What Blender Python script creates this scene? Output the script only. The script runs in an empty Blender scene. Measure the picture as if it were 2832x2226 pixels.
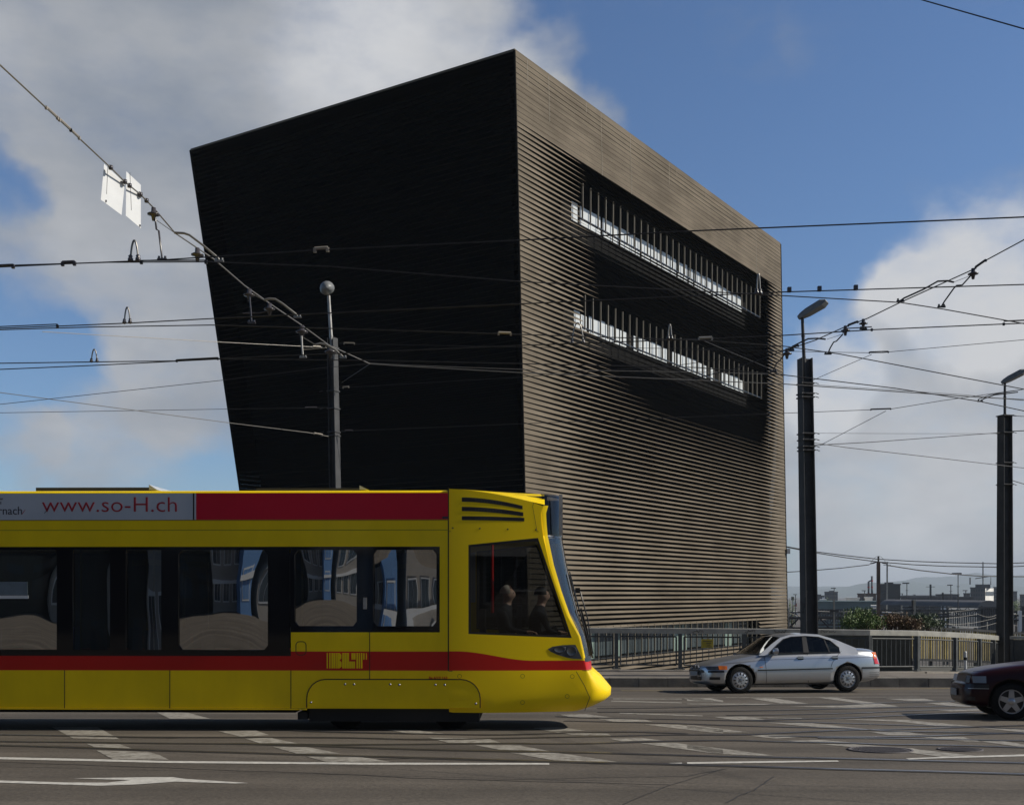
import bpy, math, random
from mathutils import Vector, Matrix
from mathutils.geometry import tessellate_polygon
random.seed(7)
sc = bpy.context.scene
COL = sc.collection
CX, FP, HY, CZ = 1416.0, 3000.0, 1645.0, 1.58
KF = 2832/2173.0
rad = math.radians

def W(px, py, Y): return Vector(((px-CX)/FP*Y, Y, CZ+(HY-py)/FP*Y))
def gz(Y): return 0.0 if Y < 8 else 0.36-0.045*Y
def G(px, py, dz=0.0):
    s = (py-HY)/FP
    Y = 1.22/(s-0.045)
    if Y < 8: Y = CZ/s
    return Vector(((px-CX)/FP*Y, Y, gz(Y)+dz))

# ------------------------------------------------------------------ materials
def nn(nt, t, **kw):
    n = nt.nodes.new(t)
    for k, v in kw.items():
        if k in n.inputs: n.inputs[k].default_value = v
        else: setattr(n, k, v)
    return n
def mat(name, col, rough=0.6, metal=0.0, spec=0.5, var=0.0, vscale=3.0, bump=0.0, bscale=40.0, col2=None, coat=0.0, stretch=None, detail=6.0, aniso=None):
    m = bpy.data.materials.new(name); m.use_nodes = True
    nt = m.node_tree; b = nt.nodes['Principled BSDF']
    b.inputs['Base Color'].default_value = (*col, 1)
    b.inputs['Roughness'].default_value = rough
    b.inputs['Metallic'].default_value = metal
    b.inputs['Specular IOR Level'].default_value = spec
    b.inputs['Coat Weight'].default_value = coat
    b.inputs['Coat Roughness'].default_value = 0.06
    if var or bump or col2:
        tc = nn(nt, 'ShaderNodeTexCoord'); vec = tc.outputs['Object']
        if stretch:
            mp = nn(nt, 'ShaderNodeMapping'); mp.inputs['Scale'].default_value = stretch
            nt.links.new(vec, mp.inputs['Vector']); vec = mp.outputs['Vector']
    if var or col2:
        no = nn(nt, 'ShaderNodeTexNoise', Scale=vscale, Detail=detail, Roughness=0.62)
        nt.links.new(vec, no.inputs['Vector'])
        mr = nn(nt, 'ShaderNodeMapRange'); mr.inputs['From Min'].default_value = 0.32; mr.inputs['From Max'].default_value = 0.68
        nt.links.new(no.outputs['Fac'], mr.inputs['Value'])
        mx = nn(nt, 'ShaderNodeMix', data_type='RGBA')
        c2 = col2 if col2 else tuple(min(1, c*(1+var)) for c in col)
        c1 = col if col2 else tuple(c*(1-var) for c in col)
        mx.inputs['A'].default_value = (*c1, 1); mx.inputs['B'].default_value = (*c2, 1)
        nt.links.new(mr.outputs['Result'], mx.inputs['Factor'])
        nt.links.new(mx.outputs['Result'], b.inputs['Base Color'])
    if bump:
        nb = nn(nt, 'ShaderNodeTexNoise', Scale=bscale, Detail=4.0)
        nt.links.new(vec, nb.inputs['Vector'])
        bp = nn(nt, 'ShaderNodeBump', Strength=bump, Distance=0.02)
        nt.links.new(nb.outputs['Fac'], bp.inputs['Height'])
        nt.links.new(bp.outputs['Normal'], b.inputs['Normal'])
    return m

def glassmat(name, tint, refl=0.25, wav=0.0, wscale=1.2, ior=1.5, wdist=0.1):
    m = bpy.data.materials.new(name); m.use_nodes = True
    nt = m.node_tree; nt.nodes.clear()
    out = nn(nt, 'ShaderNodeOutputMaterial')
    tr = nn(nt, 'ShaderNodeBsdfTransparent'); tr.inputs['Color'].default_value = (*tint, 1)
    gl = nn(nt, 'ShaderNodeBsdfGlossy'); gl.inputs['Roughness'].default_value = 0.01
    fr = nn(nt, 'ShaderNodeFresnel'); fr.inputs['IOR'].default_value = ior
    ad = nn(nt, 'ShaderNodeMath', operation='ADD'); ad.inputs[1].default_value = refl; ad.use_clamp = True
    mx = nn(nt, 'ShaderNodeMixShader')
    nt.links.new(fr.outputs[0], ad.inputs[0]); nt.links.new(ad.outputs[0], mx.inputs[0])
    nt.links.new(tr.outputs[0], mx.inputs[1]); nt.links.new(gl.outputs[0], mx.inputs[2])
    nt.links.new(mx.outputs[0], out.inputs[0])
    if wav:
        tc = nn(nt, 'ShaderNodeTexCoord')
        nb = nn(nt, 'ShaderNodeTexNoise', Scale=wscale, Detail=1.0)
        nt.links.new(tc.outputs['Object'], nb.inputs['Vector'])
        bp = nn(nt, 'ShaderNodeBump', Strength=wav, Distance=wdist)
        nt.links.new(nb.outputs['Fac'], bp.inputs['Height'])
        nt.links.new(bp.outputs['Normal'], gl.inputs['Normal'])
    return m

M = {}
def asphalt():
    m = bpy.data.materials.new('asphalt'); m.use_nodes = True
    nt = m.node_tree; b = nt.nodes['Principled BSDF']; L = nt.links.new
    tc = nn(nt, 'ShaderNodeTexCoord')
    big = nn(nt, 'ShaderNodeTexNoise', Scale=0.45, Detail=7.0, Roughness=0.65); L(tc.outputs['Object'], big.inputs['Vector'])
    mp = nn(nt, 'ShaderNodeMapping'); mp.inputs['Scale'].default_value = (0.06, 1.3, 1); L(tc.outputs['Object'], mp.inputs['Vector'])
    trk = nn(nt, 'ShaderNodeTexNoise', Scale=1.0, Detail=3.0); L(mp.outputs['Vector'], trk.inputs['Vector'])
    gr = nn(nt, 'ShaderNodeTexVoronoi', Scale=55.0); L(tc.outputs['Object'], gr.inputs['Vector'])
    gn = nn(nt, 'ShaderNodeTexNoise', Scale=28.0, Detail=5.0, Roughness=0.75); L(tc.outputs['Object'], gn.inputs['Vector'])
    r1 = nn(nt, 'ShaderNodeValToRGB'); r1.color_ramp.elements[0].position = 0.3; r1.color_ramp.elements[1].position = 0.7
    r1.color_ramp.elements[0].color = (0.080, 0.068, 0.054, 1); r1.color_ramp.elements[1].color = (0.122, 0.104, 0.083, 1)
    L(big.outputs['Fac'], r1.inputs['Fac'])
    r2 = nn(nt, 'ShaderNodeMapRange'); r2.inputs['From Min'].default_value = 0.35; r2.inputs['From Max'].default_value = 0.65
    r2.inputs['To Min'].default_value = 0.66; r2.inputs['To Max'].default_value = 1.12; L(trk.outputs['Fac'], r2.inputs['Value'])
    r3 = nn(nt, 'ShaderNodeMapRange'); r3.inputs['From Min'].default_value = 0.3; r3.inputs['From Max'].default_value = 0.7
    r3.inputs['To Min'].default_value = 0.6; r3.inputs['To Max'].default_value = 1.45; L(gn.outputs['Fac'], r3.inputs['Value'])
    mu = nn(nt, 'ShaderNodeMath', operation='MULTIPLY'); L(r2.outputs['Result'], mu.inputs[0]); L(r3.outputs['Result'], mu.inputs[1])
    sx = nn(nt, 'ShaderNodeVectorMath', operation='SCALE'); L(r1.outputs['Color'], sx.inputs[0]); L(mu.outputs[0], sx.inputs['Scale'])
    # pale stones in the wearing course
    vs = nn(nt, 'ShaderNodeMapRange'); vs.inputs['From Min'].default_value = 0.10; vs.inputs['From Max'].default_value = 0.2
    vs.inputs['To Min'].default_value = 0.55; vs.inputs['To Max'].default_value = 0.0; L(gr.outputs['Distance'], vs.inputs['Value'])
    mx = nn(nt, 'ShaderNodeMix', data_type='RGBA'); L(vs.outputs['Result'], mx.inputs['Factor'])
    L(sx.outputs[0], mx.inputs['A']); mx.inputs['B'].default_value = (0.22, 0.19, 0.15, 1)
    L(mx.outputs['Result'], b.inputs['Base Color'])
    b.inputs['Roughness'].default_value = 0.85
    b.inputs['Specular IOR Level'].default_value = 0.3
    bp = nn(nt, 'ShaderNodeBump', Strength=0.5, Distance=0.01); L(gn.outputs['Fac'], bp.inputs['Height']); L(bp.outputs['Normal'], b.inputs['Normal'])
    return m
def marking():
    m = bpy.data.materials.new('road_paint'); m.use_nodes = True
    nt = m.node_tree; b = nt.nodes['Principled BSDF']; L = nt.links.new
    tc = nn(nt, 'ShaderNodeTexCoord')
    n1 = nn(nt, 'ShaderNodeTexNoise', Scale=9.0, Detail=9.0, Roughness=0.72); L(tc.outputs['Object'], n1.inputs['Vector'])
    r = nn(nt, 'ShaderNodeValToRGB'); e = r.color_ramp.elements
    e[0].position = 0.36; e[0].color = (0.115, 0.098, 0.077, 1); e[1].position = 0.60; e[1].color = (0.34, 0.32, 0.275, 1)
    L(n1.outputs['Fac'], r.inputs['Fac']); L(r.outputs['Color'], b.inputs['Base Color'])
    b.inputs['Roughness'].default_value = 0.7
    return m
M['asphalt'] = asphalt()
M['paint'] = marking()
M['paint_new'] = mat('fresh_road_paint', (0.50, 0.48, 0.43), 0.6, var=0.25, vscale=14, detail=9)
M['paint_yellow'] = mat('yellow_road_paint', (0.30, 0.22, 0.07), 0.7, var=0.35, vscale=8)
M['tar'] = mat('tar', (0.028, 0.026, 0.024), 0.6)
M['steel'] = mat('rail_steel', (0.25, 0.25, 0.27), 0.28, 0.9, var=0.2, vscale=5)
M['groove'] = mat('rail_groove', (0.02, 0.02, 0.022), 0.5)
M['paving'] = mat('pavement_asphalt', (0.15, 0.13, 0.108), 0.85, var=0.22, vscale=1.2, bump=0.3, bscale=60)
M['kerbstone'] = mat('kerb_granite', (0.16, 0.145, 0.12), 0.8, var=0.4, vscale=2.2, bump=0.4, bscale=35)
M['concrete'] = mat('concrete', (0.24, 0.215, 0.18), 0.85, var=0.22, vscale=1.5, bump=0.3, bscale=20)
M['darkconcrete'] = mat('dark_concrete', (0.10, 0.095, 0.085), 0.85, var=0.3, vscale=0.8)
M['railpaint'] = mat('railing_paint', (0.075, 0.08, 0.08), 0.55, 0.0, spec=0.3, var=0.25, vscale=3, detail=8)
M['handrail'] = mat('handrail_aluminium', (0.36, 0.345, 0.30), 0.5, 0.3, var=0.25, vscale=2.5, detail=8)
M['mast'] = mat('mast_paint', (0.062, 0.062, 0.062), 0.6, 0.0, spec=0.2, var=0.25, vscale=2.0, detail=8)
M['mast_light'] = mat('galvanised', (0.33, 0.32, 0.30), 0.5, 0.4, var=0.2, vscale=4)
M['wire'] = mat('wire', (0.03, 0.03, 0.032), 0.45, 0.4)
M['wire_bright'] = mat('steel_cable', (0.28, 0.265, 0.24), 0.4, 0.6)
M['insul'] = mat('insulator', (0.06, 0.055, 0.06), 0.25)
M['insul_light'] = mat('insulator_light', (0.32, 0.28, 0.22), 0.35)
M['lampglass'] = mat('lamp_glass', (0.35, 0.36, 0.34), 0.2, var=0.1)
M['lamphead'] = mat('lamp_head', (0.17, 0.175, 0.175), 0.45, var=0.2, vscale=12)
M['signwhite'] = mat('panel_white', (0.62, 0.63, 0.63), 0.5, var=0.06, vscale=3)
M['stickergrey'] = mat('sticker_grey', (0.13, 0.17, 0.20), 0.4, var=0.2, vscale=4)
M['black'] = mat('black_plastic', (0.012, 0.012, 0.013), 0.35)
M['blackgloss'] = mat('black_glass_frame', (0.008, 0.008, 0.01), 0.06, spec=0.35)
M['underframe'] = mat('underframe', (0.008, 0.008, 0.008), 0.8)
M['rubber'] = mat('rubber', (0.008, 0.008, 0.008), 0.8, spec=0.2)
M['greypanel'] = mat('roof_equipment', (0.045, 0.05, 0.06), 0.5, var=0.15)
M['hubgrey'] = mat('hub_cap', (0.50, 0.50, 0.50), 0.32, 0.7)
M['orange'] = mat('orange_lens', (0.75, 0.18, 0.02), 0.15, spec=0.7)
M['redlens'] = mat('red_lens', (0.55, 0.015, 0.012), 0.15, spec=0.7)
M['lens'] = mat('clear_lens', (0.23, 0.26, 0.28), 0.08, spec=0.9)
M['lensdark'] = mat('dark_lens', (0.05, 0.055, 0.06), 0.08, spec=0.9)
M['plate'] = mat('number_plate', (0.3, 0.3, 0.29), 0.5)
M['skin'] = mat('skin', (0.55, 0.33, 0.24), 0.55, var=0.1, vscale=10)
M['hairgrey'] = mat('grey_hair', (0.75, 0.68, 0.60), 0.7, var=0.2, vscale=60, bump=0.3, bscale=150)
M['hairdark'] = mat('dark_hair', (0.02, 0.015, 0.012), 0.6, bump=0.3, bscale=150)
M['cloth'] = mat('dark_cloth', (0.008, 0.009, 0.013), 0.9, var=0.3, vscale=8)
M['seatblue'] = mat('seat_blue', (0.02, 0.05, 0.22), 0.8, var=0.2, vscale=20)
M['interior'] = mat('tram_interior', (0.05, 0.05, 0.05), 0.8)
M['poleyellow'] = mat('grab_pole_yellow', (0.6, 0.45, 0.05), 0.3)

def copper():
    m = bpy.data.materials.new('copper_band'); m.use_nodes = True
    nt = m.node_tree; b = nt.nodes['Principled BSDF']; L = nt.links.new
    tc = nn(nt, 'ShaderNodeTexCoord')
    mp = nn(nt, 'ShaderNodeMapping'); mp.inputs['Scale'].default_value = (0.35, 0.35, 4.6); L(tc.outputs['Object'], mp.inputs['Vector'])
    n1 = nn(nt, 'ShaderNodeTexNoise', Scale=1.0, Detail=4.0, Roughness=0.6); L(mp.outputs['Vector'], n1.inputs['Vector'])
    n2 = nn(nt, 'ShaderNodeTexNoise', Scale=0.35, Detail=6.0); L(tc.outputs['Object'], n2.inputs['Vector'])
    ad = nn(nt, 'ShaderNodeMath', operation='ADD'); L(n1.outputs['Fac'], ad.inputs[0]); L(n2.outputs['Fac'], ad.inputs[1])
    r = nn(nt, 'ShaderNodeMapRange'); r.inputs['From Min'].default_value = 0.75; r.inputs['From Max'].default_value = 1.25; L(ad.outputs[0], r.inputs['Value'])
    mx = nn(nt, 'ShaderNodeMix', data_type='RGBA'); L(r.outputs['Result'], mx.inputs['Factor'])
    mx.inputs['A'].default_value = (0.112, 0.092, 0.067, 1); mx.inputs['B'].default_value = (0.190, 0.158, 0.118, 1)
    # the bands' inner side is coloured near-black, putting shade into gaps and left face
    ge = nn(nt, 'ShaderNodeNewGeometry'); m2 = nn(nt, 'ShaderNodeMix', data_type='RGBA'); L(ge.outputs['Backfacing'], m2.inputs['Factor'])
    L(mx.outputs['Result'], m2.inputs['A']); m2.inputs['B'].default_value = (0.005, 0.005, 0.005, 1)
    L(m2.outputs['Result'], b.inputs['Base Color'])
    b.inputs['Metallic'].default_value = 0.0; b.inputs['Roughness'].default_value = 0.7; b.inputs['Specular IOR Level'].default_value = 0.06
    return m
M['copper'] = copper()
M['joint'] = mat('panel_joint', (0.26, 0.23, 0.18), 0.6)
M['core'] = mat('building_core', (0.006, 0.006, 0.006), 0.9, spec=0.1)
M['pane_pale'] = mat('pale_pane', (0.62, 0.65, 0.65), 0.25, var=0.08, vscale=0.8)
M['pane_green'] = mat('greenish_pane', (0.20, 0.27, 0.235), 0.3, var=0.1, vscale=0.8)
M['pane_dark'] = mat('dark_pane', (0.05, 0.065, 0.07), 0.12, var=0.3, vscale=0.5)
M['fin'] = mat('bronze_fin', (0.21, 0.18, 0.13), 0.45)

def tramyellow():
    m = bpy.data.materials.new('tram_livery'); m.use_nodes = True
    nt = m.node_tree; b = nt.nodes['Principled BSDF']; L = nt.links.new
    tc = nn(nt, 'ShaderNodeTexCoord'); sp = nn(nt, 'ShaderNodeSeparateXYZ'); L(tc.outputs['Object'], sp.inputs[0])
    hi = nn(nt, 'ShaderNodeMapRange', interpolation_type='SMOOTHSTEP'); L(sp.outputs['X'], hi.inputs['Value'])
    hi.inputs['From Min'].default_value = 0.1; hi.inputs['From Max'].default_value = 1.2; hi.inputs['To Min'].default_value = 1.165; hi.inputs['To Max'].default_value = 1.03
    lt = nn(nt, 'ShaderNodeMath', operation='LESS_THAN'); L(sp.outputs['Z'], lt.inputs[0]); L(hi.outputs['Result'], lt.inputs[1])
    gt = nn(nt, 'ShaderNodeMath', operation='GREATER_THAN'); L(sp.outputs['Z'], gt.inputs[0]); gt.inputs[1].default_value = 0.893
    mu = nn(nt, 'ShaderNodeMath', operation='MULTIPLY'); L(lt.outputs[0], mu.inputs[0]); L(gt.outputs[0], mu.inputs[1])
    mx = nn(nt, 'ShaderNodeMix', data_type='RGBA'); L(mu.outputs[0], mx.inputs['Factor'])
    mx.inputs['A'].default_value = YEL; mx.inputs['B'].default_value = RED
    L(mx.outputs['Result'], b.inputs['Base Color']); b.inputs['Roughness'].default_value = 0.4; b.inputs['Coat Weight'].default_value = 0.12; b.inputs['Coat Roughness'].default_value = 0.1; b.inputs['Specular IOR Level'].default_value = 0.25
    return m
YEL = (0.92, 0.645, 0.001, 1); RED = (0.52, 0.012, 0.008, 1)
M['livery'] = tramyellow()
M['yellow'] = mat('tram_yellow', YEL[:3], 0.4, spec=0.25, coat=0.12, var=0.09, vscale=1.1, stretch=(1, 1, .45))
M['red'] = mat('tram_red', RED[:3], 0.4, spec=0.25, coat=0.12, var=0.05, vscale=1.5)
M['adred'] = mat('advert_red', (0.55, 0.006, 0.028), 0.45, spec=0.25, coat=0.08, var=0.08, vscale=0.8)
M['adwhite'] = mat('advert_white', (0.46, 0.50, 0.55), 0.45, var=0.04, vscale=1)
M['textred'] = mat('lettering_red', (0.32, 0.008, 0.02), 0.5)
M['textdark'] = mat('lettering_dark', (0.02, 0.02, 0.035), 0.5)
M['silver'] = mat('silver_paint', (0.53, 0.545, 0.565), 0.30, 0.78, coat=0.55)
M['wine'] = mat('dark_red_paint', (0.020, 0.001, 0.004), 0.35, 0.0, spec=0.25, coat=0.12)
M['tramglass'] = glassmat('tram_glass', (0.14, 0.15, 0.15), 0.46, 0.07, 1.6, wdist=0.05)
M['cabglass'] = glassmat('cab_glass', (0.26, 0.27, 0.27), 0.0)
M['screenglass'] = glassmat('windscreen_glass', (0.50, 0.53, 0.53), 0.06, 0.15, 1.5, wdist=0.03)
M['carglass'] = glassmat('car_glass', (0.15, 0.19, 0.20), 0.0)

# ------------------------------------------------------------------ mesh builder
class MB:
    def __init__(s): s.v = []; s.f = []; s.mi = []; s.sm = []
    def add(s, vs, fs, mi=0, smooth=False):
        o = len(s.v); s.v += [Vector(v) for v in vs]
        for f in fs: s.f.append([i+o for i in f]); s.mi.append(mi); s.sm.append(smooth)
        return s
    def box(s, c, d, mi=0, rot=None):
        c = Vector(c); h = Vector(d)/2
        vs = [Vector((x*h.x, y*h.y, z*h.z)) for x in (-1, 1) for y in (-1, 1) for z in (-1, 1)]
        if rot is not None:
            R = rot if isinstance(rot, Matrix) else Matrix.Rotation(rot, 3, 'Z')
            vs = [R @ v for v in vs]
        return s.add([c+v for v in vs], [(0, 1, 3, 2), (4, 6, 7, 5), (0, 4, 5, 1), (2, 3, 7, 6), (0, 2, 6, 4), (1, 5, 7, 3)], mi)
    def bx(s, x0, x1, y0, y1, z0, z1, mi=0): return s.box(((x0+x1)/2, (y0+y1)/2, (z0+z1)/2), (abs(x1-x0), abs(y1-y0), abs(z1-z0)), mi)
    def tube(s, pts, r, seg=6, mi=0, cap=True, smooth=True):
        pts = [Vector(p) for p in pts]; n = len(pts)
        rr = r if isinstance(r, (list, tuple)) else [r]*n
        vs = []; fs = []; up = None
        for i, p in enumerate(pts):
            t = (pts[min(i+1, n-1)]-pts[max(i-1, 0)])
            t = t.normalized() if t.length > 1e-9 else Vector((0, 0, 1))
            a = Vector((0, 0, 1)) if abs(t.z) < 0.95 else Vector((1, 0, 0))
            if up is not None: a = up
            u = t.cross(a); u = u.normalized() if u.length > 1e-6 else t.orthogonal().normalized()
            w = u.cross(t).normalized(); up = w
            for k in range(seg):
                an = 2*math.pi*k/seg
                vs.append(p+(u*math.cos(an)+w*math.sin(an))*rr[i])
        for i in range(n-1):
            for k in range(seg):
                a = i*seg+k; b = i*seg+(k+1) % seg
                fs.append((a, b, b+seg, a+seg))
        s.add(vs, fs, mi, smooth)
        if cap: s.add(vs[:seg], [tuple(range(seg))[::-1]], mi); s.add(vs[-seg:], [tuple(range(seg))], mi)
        return s
    def lathe(s, prof, c, axis='Z', seg=24, mi=0, smooth=True):
        c = Vector(c); vs = []; fs = []
        for r, h in prof:
            for k in range(seg):
                a = 2*math.pi*k/seg; x, y = r*math.cos(a), r*math.sin(a)
                vs.append(c+(Vector((x, y, h)) if axis == 'Z' else Vector((x, h, y)) if axis == 'Y' else Vector((h, x, y))))
        for i in range(len(prof)-1):
            for k in range(seg):
                a = i*seg+k; b = i*seg+(k+1) % seg
                fs.append((a, b, b+seg, a+seg))
        return s.add(vs, fs, mi, smooth)
    def ngon(s, pts, mi=0, thick=None):
        """flat polygon; thick = vector of extrusion (makes a closed slab)"""
        pts = [Vector(p) for p in pts]
        tr = tessellate_polygon([pts])
        if thick is None: return s.add(pts, tr, mi)
        t = Vector(thick); n = len(pts)
        s.add(pts+[p+t for p in pts], list(tr)+[tuple(i+n for i in f[::-1]) for f in tr]+[(i, (i+1) % n, (i+1) % n+n, i+n) for i in range(n)], mi)
        return s
    def grid(s, rows, mi=0, smooth=True, mif=None):
        n = len(rows[0]); vs = [p for r in rows for p in r]
        for i in range(len(rows)-1):
            for k in range(n-1):
                pass
        o = len(s.v); s.v += [Vector(v) for v in vs]
        for i in range(len(rows)-1):
            for k in range(n-1):
                s.f.append([o+i*n+k, o+i*n+k+1, o+(i+1)*n+k+1, o+(i+1)*n+k]); s.mi.append(mif(i, k) if mif else mi); s.sm.append(smooth)
        return s
    def build(s, name, mats, parent=None, world=None, merge=False):
        me = bpy.data.meshes.new(name)
        off = Vector((0, 0, 0))
        if world is not None: off = Vector(world)
        me.from_pydata([v-off for v in s.v], [], s.f)
        mats = mats if isinstance(mats, (list, tuple)) else [mats]
        for m in mats: me.materials.append(M[m] if isinstance(m, str) else m)
        me.polygons.foreach_set('material_index', s.mi); me.polygons.foreach_set('use_smooth', s.sm)
        me.update()
        if merge:
            import bmesh
            bm = bmesh.new(); bm.from_mesh(me); bmesh.ops.remove_doubles(bm, verts=bm.verts, dist=1e-4)
            bmesh.ops.recalc_face_normals(bm, faces=bm.faces); bm.to_mesh(me); bm.free()
        o = bpy.data.objects.new(name, me); COL.objects.link(o)
        if parent is not None: o.parent = parent
        elif world is not None: o.location = off
        return o

def tag(o, label=None, cat=None, group=None, kind=None):
    if label: o['label'] = label
    if cat: o['category'] = cat
    if group: o['group'] = group
    if kind: o['kind'] = kind
    return o
def empty(name, loc, label, cat, group=None, rot=(0, 0, 0), scale=1.0):
    o = bpy.data.objects.new(name, None); COL.objects.link(o); o.location = loc; o.rotation_euler = rot; o.scale = (scale,)*3
    o.empty_display_size = 0.2
    return tag(o, label, cat, group)
def children(o): return [c for c in bpy.data.objects if c.parent == o]
def copy_tree(o, parent=None):
    c = o.copy(); COL.objects.link(c); c.parent = parent
    for ch in children(o): copy_tree(ch, c)
    return c
def apply_mods(o):
    dg = bpy.context.evaluated_depsgraph_get(); dg.update()
    me = bpy.data.meshes.new_from_object(o.evaluated_get(dg)); o.modifiers.clear(); o.data = me
    return o
def text_mesh(body, name, size, loc, rot, material, parent, extrude=0.002, scale_x=1.0, bold=0.0):
    cu = bpy.data.curves.new(name, 'FONT'); cu.body = body; cu.size = size; cu.extrude = extrude; cu.offset = bold; cu.resolution_u = 3
    t = bpy.data.objects.new(name, cu); COL.objects.link(t)
    dg = bpy.context.evaluated_depsgraph_get(); dg.update()
    me = bpy.data.meshes.new_from_object(t.evaluated_get(dg))
    bpy.data.objects.remove(t)
    me.materials.clear(); me.materials.append(M[material])
    o = bpy.data.objects.new(name, me); COL.objects.link(o); o.parent = parent
    o.location = loc; o.rotation_euler = rot; o.scale = (scale_x, 1, 1)
    return o

# ------------------------------------------------------------------ ground, road, pavement
KY = 30.5
mb = MB()
ys = [-60, -20, 0, 8, KY]
for a, b in zip(ys, ys[1:]):
    mb.add([(-110, a, gz(a)), (110, a, gz(a)), (110, b, gz(b)), (-110, b, gz(b))], [(0, 1, 2, 3)])
tag(mb.build('road', 'asphalt'), kind='structure')
PZ = -0.758
# kerb of granite blocks
mb = MB(); x = -60.0
while x < 60:
    w = 0.815
    j = random.uniform(-0.004, 0.004)
    mb.bx(x+0.008, x+w-0.008, KY+j, KY+0.30, gz(KY)-0.3, PZ+0.003+j*0.5)
    x += w
mb.bx(-60, 60, KY+0.03, KY+0.28, gz(KY)-0.3, PZ-0.02, 1)
tag(mb.build('kerb', ['kerbstone', 'groove']), kind='structure')
# railing line: (px, top y, depth)
RL = [(-1800, 1735, 33.4)]+[(1705+176*k, 1735+max(0, 1.2*k), 33.4) for k in range(-9, 4)]+[(2404, 1741, 33.45), (2536, 1743, 34.4), (2641, 1748, 35.7), (2708, 1752, 37.3), (2747, 1756, 39.1), (2779, 1759, 41.0)]
RH = 1.27
rail_top = [W(*p) for p in RL]
edge = [Vector((p.x, p.y+0.25, p.z-RH-0.03)) for p in rail_top]
mb = MB()
ext = [Vector((-60, 33.65, PZ))]+edge+[Vector((30, 52, -1.6)), Vector((60, 60, -2))]
rows = [[Vector((p.x, KY+0.30, PZ)) for p in ext], [Vector((p.x, p.y-0.45, PZ if p.x < 12 else min(PZ, p.z-0.04))) for p in ext]]
mb.grid(rows, smooth=False)
tag(mb.build('pavement', 'paving'), kind='structure')
mb = MB()
for a, b in zip(edge, edge[1:]):
    d = (b-a).normalized(); n = Vector((-d.y, d.x, 0)).normalized()
    if n.y < 0: n = -n
    f = -n*0.45; top = 0.0
    vs = [a+f, b+f, b, a]
    lo = [Vector((v.x, v.y, v.z-0.5)) for v in vs]
    mb.add([v for v in vs]+lo, [(0, 1, 2, 3), (0, 4, 5, 1), (2, 6, 7, 3)])
tag(mb.build('bridge_edge', 'concrete'), kind='structure')
mb = MB()
for a, b in zip(edge, edge[1:]):   # bridge fascia down to the yard
    mb.add([a+Vector((0, 0.02, 0)), b+Vector((0, 0.02, 0)), Vector((b.x, b.y+0.02, -7.5)), Vector((a.x, a.y+0.02, -7.5))], [(0, 1, 2, 3)])
tag(mb.build('bridge_side', 'darkconcrete'), kind='structure')
# yard ground far below
M['yard'] = mat('ballast_yard', (0.055, 0.048, 0.042), 0.95, col2=(0.105, 0.092, 0.078), vscale=0.12, detail=10)
mb = MB(); mb.bx(-1500, 6500, 33.7, 7300, -8.0, -7.5)
tag(mb.build('ground', 'yard'), kind='structure')
M['bank'] = mat('bank_soil', (0.05, 0.045, 0.035), 0.95, col2=(0.09, 0.085, 0.06), vscale=1.5)
mb = MB()
mb.add([(8.8, 34.3, -2.2), (15, 37.5, -2.2), (26, 46, -2.2), (60, 60, -2.4), (60, 75, -2.6), (9.5, 60, -2.6), (8, 46, -2.4)], [(0, 1, 2, 3, 4, 5, 6)])
mb.bx(10.2, 13.5, 36.6, 41.5, -2.4, .22)
mb.add([(8.8, 34.3, -2.2), (8, 46, -2.4), (7.0, 46, -7.5), (7.8, 34.3, -7.5)], [(0, 1, 2, 3)])
tag(mb.build('embankment', 'bank'), kind='structure')

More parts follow.
